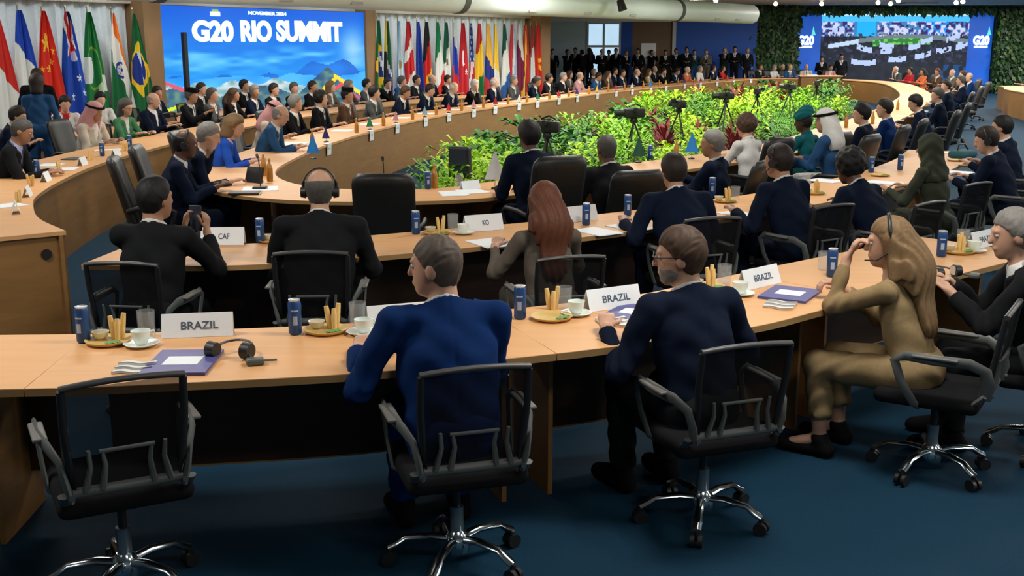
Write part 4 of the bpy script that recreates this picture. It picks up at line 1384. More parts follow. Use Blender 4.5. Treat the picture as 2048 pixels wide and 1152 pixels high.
def add_beard(sk, parent, col, res=.006):
    def f(P):
        q = (P - sk.head) @ sk.HR / sk.hs
        y, z = q[:, 1], q[:, 2]
        d = smin(ell(q, (0, .030, -.048), (.0595, .0665, .0755)), ell(q, (0, .064, -.094), (.028, .025, .025)), .02) + .0015 * np.sin(q[:, 0] * 260) * np.sin(z * 240)
        d = np.maximum(d, z + .040 - 1.1 * np.clip(.045 - y, 0, .1)); d = np.maximum(d, -(y + .004))
        mouth = ell(q, (0, .105, -.060), (.020, .02, .007))
        return np.maximum(d, -mouth) * sk.hs
    V, F = surf(f, *bbox([sk.head], .17), res)
    obj('beard', np_mesh('beard', V, F), cm('hair', col), parent)
def dress(parts, parent_info, cols):
    """link the parts, body first, coloured by cols"""
    body = None
    for nm, me in parts:
        kind = {'body': ('skin', cols['skin']), 'jacket': ('cloth', cols['jacket']), 'shirt': ('cloth', cols.get('shirt', 'white')), 'tie': ('cloth', cols.get('tie', 'navy')), 'trousers': ('cloth', cols.get('legs', cols['jacket'])), 'shoe': ('cloth', 'black'), 'hair': ('hair', cols.get('hair', 'dark')), 'headscarf': ('cloth', cols.get('wrap', 'white')), 'head_wrap': ('cloth', cols.get('wrap', 'teal')), 'cap': ('cloth', 'black'), 'head_cord': ('cloth', 'black')}[nm]
        m = cm(*kind)
        if nm == 'body':
            body = obj('person', me); ob = body
        else:
            ob = obj(nm, me, None, body)
        if not me.materials: me.materials.append(m)
        ob.material_slots[0].link = 'OBJECT'; ob.material_slots[0].material = m
    return body

def head_base(sk, px, py, rz, scale=1.0):
    """floor point so that the figure's head centre stands on the sight line of a pixel"""
    hz = sk.head[2] * scale
    x, y = U(px, py, hz)
    c, s_ = math.cos(rz), math.sin(rz)
    hx, hy = sk.head[0] * scale, sk.head[1] * scale
    return x - (c * hx - s_ * hy), y - (s_ * hx + c * hy)

def edge_gap(pl, p):
    """how far p stands clear of a table edge (table on the left of travel)"""
    a, b = pl[:-1], pl[1:]
    d = b - a
    t = np.clip(((p - a) * d).sum(1) / ((d * d).sum(1) + 1e-12), 0, 1)
    q = a + d * t[:, None]
    r = np.hypot(*(p - q).T)
    i = int(np.argmin(r))
    cr = d[i, 0] * (p[1] - a[i, 1]) - d[i, 1] * (p[0] - a[i, 0])
    return -r[i] if cr > 0 else r[i]
EDGES = []
def figure(px, py, rz, label, cols, res=.011, group=None, chair=None, chair_rz=None, chair_label=None, chair_back=.04, headset=False, glasses=False, eyes=False, mic=True, cups=True, pos=None, hair='short', wrap=None, tie=True, legs=True, detail=True, jacket=True, shoes=True, skirt=False, cuff=.03, z0=0.0, **pose):
    sk = Sk(**pose)
    rz = R(rz)
    if pos is None:
        pos = head_base(sk, px, py, rz)
    b = dress(build_person(sk, res, hair, wrap, tie, jacket, legs, detail, skirt, shoes, cuff), None, cols)
    b.location = (*pos, z0); b.rotation_euler = (0, 0, rz)
    tag(b, label, 'person', group)
    if headset: add_headset(sk, b, mic, cups)
    if glasses: add_glasses(sk, b)
    if eyes: add_eyes(sk, b)
    if chair is not None:
        cr = rz if chair_rz is None else R(chair_rz)
        co = chair.put((pos[0] + chair_back * math.sin(cr), pos[1] - chair_back * math.cos(cr), 0), cr, chair_label[0], chair_label[1])
        co.scale = (1, 1, 1 + pose.get('rise', 0))
    return b, sk, pos

EDGES += [ROW1, ROW2, RO, offset(LEFT2, .82)[::-1]]
# ---------------------------------------------------------------- nearest row
FR = 'mesh task chairs along the two nearest rows'
figure(870, 532, 17, 'man in bright blue suit with cropped hair looking sideways, back to us', dict(skin='light', jacket='blue', hair='ash', tie='navy'), .0065, chair=TASK, chair_label=('black mesh task chair under the man in bright blue suit', FR), hair='buzz', yaw=58, pitch=6, lean=13, lh=(-.30, .36, .79), rh=(.10, .40, .80), width=1.10, eyes=True, rise=-.02)
b_, sk_, _ = figure(1358, 512, 27, 'bearded man with glasses in dark navy suit turning his head', dict(skin='light', jacket='navy', hair='brown', legs='charcoal'), .0065, chair=TASK, chair_rz=20, chair_label=('black mesh task chair under the bearded man with glasses', FR), hair='short', yaw=55, pitch=8, lean=12, lh=(-.26, .34, .79), rh=(.26, .32, .79), glasses=True, eyes=True, width=1.04, rise=-.055)
add_beard(sk_, b_, 'grey')
figure(1776, 486, 52, 'woman with long fair hair in tan suit raising a hand to her face', dict(skin='light', jacket='tan', hair='blond', legs='tan', shirt='cream'), .0065, chair=TASK, chair_rz=58, chair_label=('black mesh task chair under the woman in tan suit', FR), chair_back=.10, hair='long', tie=False, female=True, yaw=22, pitch=6, lean=14, lh=(-.07, .34, .99), rh=(.12, .42, .80), hl=((.25, -.45, 1), (.3, -1, -.3)), curl=.9, eyes=True, headset=True, mic=True, cups=False, skirt=True, cuff=.03, rise=-.065)
figure(2024, 468, 72, 'grey-haired man in charcoal suit holding a headset on the table', dict(skin='light', jacket='charcoal', hair='grey'), .0075, chair=TASK, chair_rz=64, chair_label=('black mesh task chair under the grey-haired man at the table end', FR), hair='short', yaw=12, pitch=10, lean=16, lh=(-.08, .47, .81), rh=(.16, .46, .81), eyes=True, rise=-.07)
TASK.put((-1.43, 3.76, 0), R(28), 'empty black mesh task chair turned away from the blue folder', FR)

# ---------------------------------------------------------------- second row
figure(312, 397, -6, 'dark-haired man in black suit raising a phone to photograph the hall', dict(skin='tan', jacket='charcoal', hair='black'), .0105, chair=TASK, chair_label=('black mesh task chair under the man raising a phone', FR), hair='short', yaw=-30, pitch=4, lean=8, lh=(.06, .36, .93), rh=(.20, .36, .92), hl=((.2, .3, 1), (1, .1, 0)), hr=((-.1, .3, 1), (-1, .1, 0)), curl=.8, rise=-.035)
figure(640, 380, 3, 'balding man with headphones in black suit seen from behind', dict(skin='light', jacket='charcoal', hair='darkgrey'), .0105, chair=TASK, chair_label=('black mesh task chair under the balding man with headphones', FR), hair='bald_ring', pitch=6, lean=14, lh=(-.20, .40, .79), rh=(.20, .40, .79), headset=True, mic=False, width=1.12)
figure(1088, 405, 17, 'woman with long auburn hair in taupe jacket seen from behind', dict(skin='light', jacket='taupe', hair='auburn', shirt='cream'), .0105, chair=TASK, chair_label=('black mesh task chair under the woman with auburn hair', FR), hair='long', tie=False, female=True, pitch=10, lean=10, lh=(-.24, .36, .79), rh=(.16, .40, .79), rise=-.07)
figure(1346, 342, 18, 'man in navy suit leaning on the second-row table beside spread papers', dict(skin='tan', jacket='navy', hair='dark'), .0105, chair=TASK, chair_label=('black mesh task chair under the navy-suited man beside spread papers', FR), hair='short', pitch=10, lean=22, lh=(-.32, .36, .79), rh=(.22, .40, .79), width=1.1)
figure(1556, 322, 33, 'man with headset in navy suit at the second-row table', dict(skin='tan', jacket='navy', hair='dark'), .0105, chair=TASK, chair_label=('black mesh task chair under the second-row man with headset', FR), hair='short', pitch=8, yaw=15, lean=16, headset=True, lh=(-.28, .36, .80), rh=(.16, .40, .79))
figure(1697, 334, 40, 'black-haired man in navy suit bending low over the second-row table', dict(skin='brown', jacket='navy', hair='black'), .0105, chair=TASK, chair_label=('black mesh task chair under the man bending low over the table', FR), hair='curly', pitch=20, lean=30, lh=(-.24, .50, .79), rh=(.22, .48, .79))
figure(1858, 296, 38, 'woman in olive headscarf and dark green dress at the second-row table', dict(skin='tan', jacket='olive', hair='dark', wrap='olive', shirt='olive'), .0105, chair=TASK, chair_label=('black mesh task chair under the woman in olive headscarf', FR), hair=None, wrap='hijab', tie=False, female=True, yaw=15, lean=8, lh=(-.2, .38, .80), rh=(.16, .40, .79))
figure(1972, 280, 52, 'dark-haired man with headset in navy suit reading papers, arms on table', dict(skin='light', jacket='navy', hair='dark', shirt='white'), .0105, chair=TASK, chair_label=('black mesh task chair under the man with headset reading papers', FR), hair='short', yaw=18, pitch=22, lean=18, headset=True, mic=False, lh=(-.20, .46, .79), rh=(.14, .44, .79), tie=True)
figure(2003, 254, 50, 'dark-haired man in deep navy suit beyond the one reading papers', dict(skin='light', jacket='navy', hair='black'), .012, chair=TASK, chair_label=('black mesh task chair under the last man of the second row', FR), hair='short', yaw=8, lean=12)

# ---------------------------------------------------------------- ring table, near and right side
EG = 'black leather executive chairs around the ring table'
def ec(who): return ('black leather executive chair under ' + who, EG)
figure(1057, 272, 28, 'slim man in dark blue suit at the near side of the ring table', dict(skin='brown', jacket='navy', hair='black'), .0115, chair=EXEC, chair_rz=24, chair_back=.10, chair_label=ec('the slim man in dark blue suit'), hair='thick', pitch=8, lean=10, rise=.08)
figure(1212, 298, 30, 'man with shaven head in charcoal suit at the near side of the ring', dict(skin='brown', jacket='charcoal', hair='darkgrey'), .0115, chair=EXEC, chair_rz=20, chair_back=.10, chair_label=ec('the man with shaven head'), hair='buzz', pitch=8, lean=10, rise=-.05)
figure(1424, 287, 62, 'grey-haired man in dark suit leaning back sideways beside a blue pennant', dict(skin='tan', jacket='navy', hair='grey', shirt='white'), .0115, chair=EXEC, chair_rz=62, chair_label=ec('the grey-haired man beside the blue pennant'), hair='short', yaw=15, pitch=5, lean=4, rise=-.06)
figure(1490, 252, 36, 'woman with curly brown hair and white jacket before the plants', dict(skin='light', jacket='white', hair='brown', legs='black'), .0115, chair=EXEC, chair_label=ec('the curly-haired woman in white'), hair='curly', tie=False, female=True, lean=8)
figure(1606, 244, 46, 'woman in teal dress and tall teal head wrap', dict(skin='dark', jacket='teal', hair='black', wrap='teal', legs='teal', shirt='teal'), .0115, chair=EXEC, chair_label=ec('the woman in teal head wrap'), hair='short', wrap='headwrap', tie=False, female=True, yaw=25, lean=10, width=1.15, rise=-.04)
figure(1650, 242, 58, 'man in plain white headscarf with black cord and blue-grey robe', dict(skin='tan', jacket='steel', wrap='white', legs='white'), .0115, chair=EXEC, chair_rz=50, chair_label=ec('the man in plain white headscarf'), hair=None, wrap='keffiyeh', tie=False, yaw=20, lean=8, pitch=10, rise=.035)
figure(1722, 228, 58, 'man with swept black hair in navy suit beside the white headscarf', dict(skin='light', jacket='navy', hair='black'), .013, chair=EXEC, chair_label=ec('the man with swept black hair'), hair='thick', yaw=22, lean=10)
figure(1768, 217, 62, 'dark-haired man in mid blue suit seated past the swept black hair', dict(skin='light', jacket='blue', hair='dark'), .013, chair=EXEC, chair_label=ec('the man in mid blue suit'), hair='thick', yaw=22, lean=8)
figure(1830, 206, 64, 'young dark-haired man in navy suit bending over the ring table', dict(skin='light', jacket='navy', hair='black'), .014, chair=EXEC, chair_label=ec('the young man bending over the ring table'), hair='thick', yaw=15, pitch=20, lean=16)
figure(1874, 190, 66, 'man with grey-brown hair and navy suit on the right of the ring', dict(skin='light', jacket='navy', hair='darkgrey'), .014, chair=EXEC, chair_label=ec('the man with grey-brown hair'), hair='thick', yaw=15, lean=8)
# empty leather chair
x, y = U(772, 372, .95)
EXEC.put((x - .02, y + .22, 0), R(2), 'empty black leather executive chair squarely facing the ring table', EG)

# ---------------------------------------------------------------- ring table, left side near
figure(372, 288, -78, 'balding man with headphones in dark blue suit at the ring corner', dict(skin='brown', jacket='navy', hair='black', tie='steel'), .010, chair=EXEC, chair_label=ec('the balding man with headphones at the ring corner'), hair='bald_ring', pitch=14, lean=16, headset=True, lh=(-.05, .45, .80), rh=(.14, .46, .80), eyes=True)
figure(418, 272, -82, 'grey-haired man in dark suit resting his head on one hand', dict(skin='light', jacket='navy', hair='grey'), .0115, chair=EXEC, chair_label=ec('the man resting his head on one hand'), hair='short', pitch=22, lean=20, lh=(.02, .30, 1.12), hl=((0, -.3, 1), (0, -1, 0)), rh=(.14, .45, .79), rise=.05)
figure(470, 252, -86, 'fair-haired woman in royal blue jacket', dict(skin='light', jacket='royal', hair='blond', shirt='royal', legs='black'), .0115, chair=EXEC, chair_label=ec('the woman in royal blue jacket'), hair='bob', tie=False, female=True, pitch=20, lean=20, rise=.05)
figure(562, 230, -92, 'bald man in mid blue suit reaching across the ring table', dict(skin='light', jacket='steel', hair='grey'), .0125, chair=EXEC, chair_label=ec('the bald man in mid blue suit'), hair='bald_ring', pitch=25, lean=22, rh=(.10, .50, .80), rise=.05)

# ---------------------------------------------------------------- left desk, near
figure(45, 262, -82, 'man with cropped hair in dark grey suit typing at the left desk', dict(skin='tan', jacket='charcoal', hair='darkgrey', shirt='lavender'), .0105, hair='buzz', pitch=24, lean=20, lh=(-.10, .48, .79), rh=(.12, .48, .79), chair=TASK, chair_label=('mesh task chair under the man typing at the left desk', 'task chairs along the left desk'), eyes=True, rise=.05)
figure(36, 232, -80, 'man in navy suit behind the one typing, at the left desk', dict(skin='light', jacket='navy', hair='dark'), .012, hair='short', pitch=20, lean=22, chair=TASK, chair_label=('mesh task chair under the navy-suited man at the left desk', 'task chairs along the left desk'))
TG = 'task chairs along the left desk'
LEFTC = ('mesh task chair tucked behind the left desk', TG)
figure(0, 0, -105, 'man in pink chequered headscarf with black cord at the left desk', dict(skin='tan', jacket='cream', wrap='pink', legs='white', shirt='white'), .014, pos=(-5.55, 14.35), hair=None, wrap='keffiyeh', tie=False, lean=14, pitch=15, chair=EXEC, chair_label=('black leather executive chair under the pink chequered headscarf', EG))
figure(0, 0, -110, 'grey-haired woman in glasses with green and white scarf', dict(skin='light', jacket='green', hair='darkgrey', shirt='white', legs='black'), .014, pos=(-5.55, 15.7), hair='bob', tie=False, female=True, lean=8, pitch=15, glasses=True, chair=TASK, chair_label=('mesh task chair under the woman with green and white scarf', TG))
figure(0, 0, -100, 'heavy bald man in dark navy suit near the banner edge', dict(skin='light', jacket='navy', hair='grey'), .014, pos=(-5.62, 17.1), hair='bald_ring', lean=8, pitch=12, width=1.15, chair=TASK, chair_label=('mesh task chair under the heavy bald man', TG))
figure(0, 0, -105, 'man in black cap and dark suit gesturing with both hands', dict(skin='tan', jacket='charcoal', hair='darkgrey'), .014, pos=(-5.45, 18.6), hair='short', wrap='peci', lean=8, lh=(-.1, .42, .95), rh=(.12, .45, .92), chair=TASK, chair_label=('mesh task chair under the man in black cap near the banner', TG))
figure(0, 0, -150, 'woman with short dark hair, white jacket and red scarf at the desk end', dict(skin='light', jacket='white', hair='black', shirt='red', legs='black'), .014, pos=(-6.78, 16.85), hair='thick', tie=False, female=True, lean=8, pitch=18, chair=TASK, chair_label=('mesh task chair under the woman with red scarf', TG))
figure(0, 0, -140, 'black-haired woman in white blouse before the green flag', dict(skin='pale', jacket='white', hair='black', shirt='white', legs='black'), .014, pos=(-6.72, 18.1), hair='thick', tie=False, female=True, lean=6, pitch=15, chair=TASK, chair_label=('mesh task chair under the black-haired woman in white blouse', TG))
# two people standing by the flags
figure(0, 0, -160, 'man in black suit standing before the flags', dict(skin='light', jacket='black', hair='dark'), .014, pos=(-7.48, 17.6), stand=True, hair='short', pitch=20, yaw=20, lean=2, lh=(-.22, .12, .86), rh=(.22, .12, .86))
figure(0, 0, 10, 'dark-haired woman in blue dress standing with her back to us by the flags', dict(skin='light', jacket='steel', hair='dark', legs='steel', shirt='steel'), .012, pos=(-6.28, 14.75), stand=True, hair='bob', tie=False, female=True, pitch=5, lean=2, lh=(-.1, .22, 1.0), rh=(.15, .22, 1.05))

# ---------------------------------------------------------------- figures further off: shared skins, own colours
POSES = {
 'write': dict(lean=20, pitch=22), 'sit': dict(lean=6, pitch=6, lh=(-.16, .36, .79), rh=(.16, .36, .79)), 'look': dict(lean=10, pitch=4, yaw=25),
 'chin': dict(lean=16, pitch=12, yaw=-12, rh=(.06, .28, 1.02), hr=((0, 0, 1), (0, -1, 0))), 'lookr': dict(lean=8, pitch=8, yaw=-28),
 'fold': dict(lean=4, pitch=2, lh=(.10, .26, .80), rh=(-.08, .28, .78)),
 'fwrite': dict(lean=18, pitch=18, female=True), 'fsit': dict(lean=6, pitch=5, yaw=15, female=True),
 'stand': dict(stand=True, lean=2, pitch=4, lh=(-.22, .1, .84), rh=(.22, .1, .84)), 'standf': dict(stand=True, lean=2, pitch=6, lh=(-.1, .2, 1.05), rh=(.1, .22, 1.05)),
 'photo': dict(stand=True, lean=2, pitch=0, lh=(-.06, .26, 1.45), rh=(.08, .26, 1.45), hl=((.1, .2, 1), (1, 0, 0)), hr=((-.1, .2, 1), (-1, 0, 0))),
}
CACHE = {}
def crowd(pos, rz, pose, hair, cols, label, group=None, wrap=None, chair=None, chair_label=None, z0=0.0, tie=True, res=.019):
    key = (pose, hair, wrap, tie)
    sk = Sk(**POSES[pose])
    if key not in CACHE:
        CACHE[key] = build_person(sk, res, hair, wrap, tie, True, True, False, False, sk.stand)
    b = dress(CACHE[key], None, cols)
    b.location = (*pos, z0); b.rotation_euler = (0, 0, rz)
    if sk.stand:
        k = random.uniform(.93, 1.03); b.scale = (k, k, k)
    tag(b, label, 'person', group)
    if chair is not None:
        chair.put((pos[0] + .05 * math.sin(rz), pos[1] - .05 * math.cos(rz), 0), rz, *chair_label)
    return b
def col_on(pl, px):
    """point of a floor polyline under pixel column px, and its tangent"""
    zc = pl[:, 1] * math.cos(PITCH) + .18
    c = 1024 + FPX * pl[:, 0] / zc - px
    i = np.where(np.sign(c[:-1]) != np.sign(c[1:]))[0]
    i = int(i[0]) if len(i) else min(int(np.argmin(np.abs(c))), len(c) - 2)
    t = c[i] / (c[i] - c[i + 1] + 1e-9)
    p = pl[i] + (pl[i + 1] - pl[i]) * min(max(t, 0), 1)
    d = pl[i + 1] - pl[i]
    return p, d / np.linalg.norm(d)
def inward(d, left=True):
    """facing angle across the table from tangent d (facing = right of travel for the rows on the left)"""
    n = np.array([d[1], -d[0]]) if left else np.array([-d[1], d[0]])
    return math.atan2(-n[0], n[1])
iN = int(np.argmin(np.hypot(RING[:, 0] + 2.45, RING[:, 1] - 12.2)))
RL = offset(RING, -1.15, True)[:iN][::-1]              # seat line, near to far
LM = {'navy': 'navy suit', 'charcoal': 'charcoal suit', 'grey': 'grey suit', 'black': 'black suit', 'blue': 'blue suit', 'white': 'white clothes', 'brown': 'brown jacket', 'red': 'red jacket', 'cream': 'cream robe', 'pink': 'pink jacket', 'orange': 'orange dress', 'steel': 'mid blue suit', 'taupe': 'taupe jacket', 'tan': 'tan jacket', 'green': 'green dress', 'royal': 'royal blue jacket'}
HM = {'short': '-haired person', 'thick': '-haired person', 'bald_ring': '-haired balding person', 'long': ' long-haired person', 'bob': ' bobbed person', 'buzz': ' cropped person', 'curly': ' curly-haired person'}
HW = {'ash': 'ash brown', 'darkgrey': 'dark grey', 'dark': 'dark', 'black': 'black', 'brown': 'brown', 'grey': 'grey', 'white': 'white', 'blond': 'fair', 'auburn': 'auburn'}
def auto_label(hair, cols, where):
    return '%s%s in %s %s' % (HW[cols.get('hair', 'dark')], HM.get(hair, '-haired person'), LM[cols['jacket']], where)
ringL = [(612, 'write', None, dict(skin='tan', jacket='cream', wrap='pink', legs='white'), 'keffiyeh', 'man in pale red chequered headscarf and cream robe at the ring table'),
 (700, 'look', 'short', dict(skin='light', jacket='black', hair='grey'), None, None), (750, 'sit', 'curly', dict(skin='light', jacket='black', hair='black'), None, None),
 (790, 'sit', 'short', dict(skin='tan', jacket='brown', hair='black'), 'peci', 'person in black cap and brown jacket at the ring table'), (855, 'look', 'thick', dict(skin='light', jacket='grey', hair='black'), None, None),
 (906, 'write', 'short', dict(skin='tan', jacket='navy', hair='brown'), None, None), (956, 'write', 'short', dict(skin='light', jacket='navy', hair='dark'), None, None),
 (1003, 'write', 'bald_ring', dict(skin='pale', jacket='navy', hair='white'), None, None), (1030, 'chin', 'short', dict(skin='pale', jacket='black', hair='white'), None, None),
 (1080, 'look', 'bald_ring', dict(skin='pale', jacket='navy', hair='white'), None, None), (1118, 'sit', 'short', dict(skin='light', jacket='grey', hair='grey'), None, None),
 (1152, 'write', 'short', dict(skin='tan', jacket='navy', hair='darkgrey'), None, None), (1178, 'look', 'short', dict(skin='tan', jacket='charcoal', hair='dark'), None, None),
 (1204, 'sit', 'short', dict(skin='light', jacket='black', hair='grey'), None, None), (1244, 'look', 'bald_ring', dict(skin='light', jacket='pink', hair='grey'), None, None),
 (1268, 'write', 'short', dict(skin='tan', jacket='steel', hair='dark'), None, None), (1290, 'fsit', 'long', dict(skin='light', jacket='brown', hair='brown', shirt='cream'), None, None),
 (1304, 'sit', 'short', dict(skin='tan', jacket='navy', hair='black'), None, None), (1333, 'look', 'bald_ring', dict(skin='light', jacket='navy', hair='grey'), None, None),
 (1357, 'fsit', 'bob', dict(skin='light', jacket='tan', hair='brown'), None, None), (1377, 'chin', 'short', dict(skin='light', jacket='black', hair='dark'), None, None),
 (1402, 'write', 'short', dict(skin='tan', jacket='navy', hair='dark'), None, None), (1421, 'look', 'bald_ring', dict(skin='pale', jacket='orange', hair='white'), None, None),
 (1459, 'sit', 'short', dict(skin='light', jacket='white', hair='grey'), None, None), (1478, 'look', 'short', dict(skin='tan', jacket='navy', hair='dark'), None, None),
 (1503, 'fsit', 'long', dict(skin='tan', jacket='red', hair='black', shirt='red'), None, None)]
GL = 'delegates along the left side of the ring table'
def seats(pl, n):
    L = np.concatenate([[0], np.cumsum(np.linalg.norm(np.diff(pl, axis=0), axis=1))])
    for s_ in np.linspace(0, L[-1], n):
        i = min(int(np.searchsorted(L, s_, 'right')) - 1, len(pl) - 2)
        d = pl[i + 1] - pl[i]
        yield pl[i] + d * (s_ - L[i]) / (L[i + 1] - L[i] + 1e-9), d / np.linalg.norm(d)
i1 = int(np.argmin(np.abs(RL[:, 1] - 15.0)))
i9 = int(np.argmin(np.abs(RL[:, 1] - 44.3)))
for (px, pose, hair, cols, wrap, lab), (p, d) in zip(ringL, seats(RL[i1:i9 + 1], len(ringL))):
    lab = lab or auto_label(hair, cols, 'at the left side of the ring table')
    crowd(p, inward(d), pose, hair, cols, lab, GL, wrap, EXEC, ('black leather executive chair on the far left side of the ring', 'leather chairs on the far left side of the ring'), tie=not POSES[pose].get('female', False) and wrap != 'keffiyeh', res=.016)
L2S = offset(LEFT2, 1.17)
i2 = int(np.argmin(np.abs(L2S[:, 1] - 18.9)))
row2L = [(440, 'fold', 'short', dict(skin='light', jacket='grey', hair='darkgrey')), (546, 'fsit', 'long', dict(skin='tan', jacket='black', hair='brown')), (598, 'lookr', 'short', dict(skin='tan', jacket='navy', hair='grey')), (655, 'sit', 'short', dict(skin='light', jacket='charcoal', hair='dark')), (687, 'lookr', 'short', dict(skin='light', jacket='charcoal', hair='darkgrey')), (727, 'sit', 'short', dict(skin='tan', jacket='black', hair='dark')), (752, 'fsit', 'bob', dict(skin='pale', jacket='taupe', hair='blond')), (800, 'fsit', 'bob', dict(skin='light', jacket='brown', hair='grey')), (824, 'fsit', 'thick', dict(skin='light', jacket='grey', hair='black')), (890, 'chin', 'short', dict(skin='light', jacket='black', hair='dark')), (930, 'look', 'thick', dict(skin='light', jacket='steel', hair='darkgrey')), (975, 'sit', 'short', dict(skin='tan', jacket='charcoal', hair='dark')), (1000, 'sit', 'bald_ring', dict(skin='light', jacket='black', hair='grey')), (1055, 'fsit', 'short', dict(skin='light', jacket='black', hair='dark')), (1104, 'fsit', 'bob', dict(skin='light', jacket='taupe', hair='brown')), (1140, 'lookr', 'short', dict(skin='tan', jacket='charcoal', hair='grey')), (1163, 'sit', 'short', dict(skin='light', jacket='navy', hair='dark')), (1190, 'sit', 'short', dict(skin='tan', jacket='black', hair='dark')), (1222, 'sit', 'bald_ring', dict(skin='light', jacket='charcoal', hair='grey'))]
far6 = np.array([(1.7, 34.6), (3.2, 37.7), (5.2, 41.6)])
for (px, pose, hair, cols), (p, d) in list(zip(row2L[:14], seats(L2S[i2:-2], 14))) + list(zip(row2L[14:], seats(far6, len(row2L) - 14))):
    crowd(p, inward(d), pose, hair, cols, auto_label(hair, cols, 'in the row behind the left of the ring'), 'delegates in the row behind the left of the ring', None, TASK, ('black task chair in the row behind the left of the ring', 'task chairs in the row behind the left of the ring'), tie=not POSES[pose].get('female', False))
L3S = offset(LEFT3, 1.0)
i3 = int(np.argmin(np.abs(L3S[:, 1] - 20.0)))
for (px, pose, hair, cols), (p, d) in zip(((350, 'lookr', 'short', dict(skin='tan', jacket='navy', hair='dark')), (400, 'sit', 'short', dict(skin='light', jacket='charcoal', hair='dark')), (497, 'fold', 'thick', dict(skin='tan', jacket='black', hair='black'))), seats(L3S[i3:-3], 3)):
    crowd(p, inward(d), pose, hair, cols, auto_label(hair, cols, 'in the outer row before the display'), 'delegates in the outer row before the display', None, TASK, ('black task chair in the outer row before the display', 'task chairs in the outer row before the display'), tie=not POSES[pose].get('female', False))
# far end and far right of the ring
RF = offset(RING, -1.15, True)
for px, y, pose, hair, cols, rz in ((1517, 46.2, 'sit', 'short', dict(skin='tan', jacket='charcoal', hair='brown'), -140), (1546, 46.4, 'fsit', 'bob', dict(skin='light', jacket='white', hair='grey'), -150), (1563, 46.9, 'sit', 'bald_ring', dict(skin='light', jacket='black', hair='white'), -160), (1577, 46.3, 'look', 'bald_ring', dict(skin='light', jacket='steel', hair='grey'), -165), (1612, 46.6, 'sit', 'bald_ring', dict(skin='light', jacket='cream', hair='brown'), 175), (1660, 46.8, 'fsit', 'short', dict(skin='tan', jacket='pink', hair='dark'), 180), (1800, 42.6, 'chin', 'bald_ring', dict(skin='light', jacket='grey', hair='white'), 110), (1824, 40.6, 'fsit', 'thick', dict(skin='tan', jacket='red', hair='black', shirt='red'), 105), (1850, 38.6, 'fsit', 'long', dict(skin='tan', jacket='orange', hair='black', shirt='orange'), 100), (1882, 37.2, 'look', 'short', dict(skin='tan', jacket='brown', hair='auburn'), 95), (1912, 35.6, 'look', 'bald_ring', dict(skin='light', jacket='taupe', hair='white'), 90), (1932, 33.2, 'sit', 'short', dict(skin='light', jacket='charcoal', hair='brown'), 85), (1948, 30.6, 'look', 'bald_ring', dict(skin='light', jacket='blue', hair='grey'), 80), (1930, 27.3, 'sit', 'short', dict(skin='light', jacket='navy', hair='darkgrey'), 75), (1905, 23.6, 'look', 'short', dict(skin='light', jacket='navy', hair='dark'), 68)):
    zc = y * math.cos(PITCH) + .18
    crowd(((px - 1024) / FPX * zc, y), R(rz), pose, hair, cols, auto_label(hair, cols, 'at the far right end of the ring table'), 'delegates at the far right end of the ring', None, EXEC, ('black leather executive chair at the far end of the ring', 'leather chairs at the far end of the ring'), tie=not POSES[pose].get('female', False))
R2S = offset(RIGHT2, 1.15)
for px, y, pose, hair, cols in ((1972, 36.4, 'look', 'short', dict(skin='light', jacket='grey', hair='grey')), (2003, 36.0, 'sit', 'bald_ring', dict(skin='light', jacket='charcoal', hair='white')), (2026, 36.6, 'look', 'short', dict(skin='light', jacket='grey', hair='grey')), (2042, 34.6, 'chin', 'bald_ring', dict(skin='light', jacket='navy', hair='white'))):
    zc = y * math.cos(PITCH) + .18
    xx = (px - 1024) / FPX * zc
    j = int(np.argmin(np.abs(R2S[:, 1] - y)))
    crowd((max(xx, float(R2S[j, 0])), y), R(85), pose, hair, cols, auto_label(hair, cols, 'behind the right-hand wooden desk'), 'delegates behind the right-hand wooden desk', None, TASK, ('task chair behind the right-hand wooden desk', 'task chairs behind the right-hand desk'))
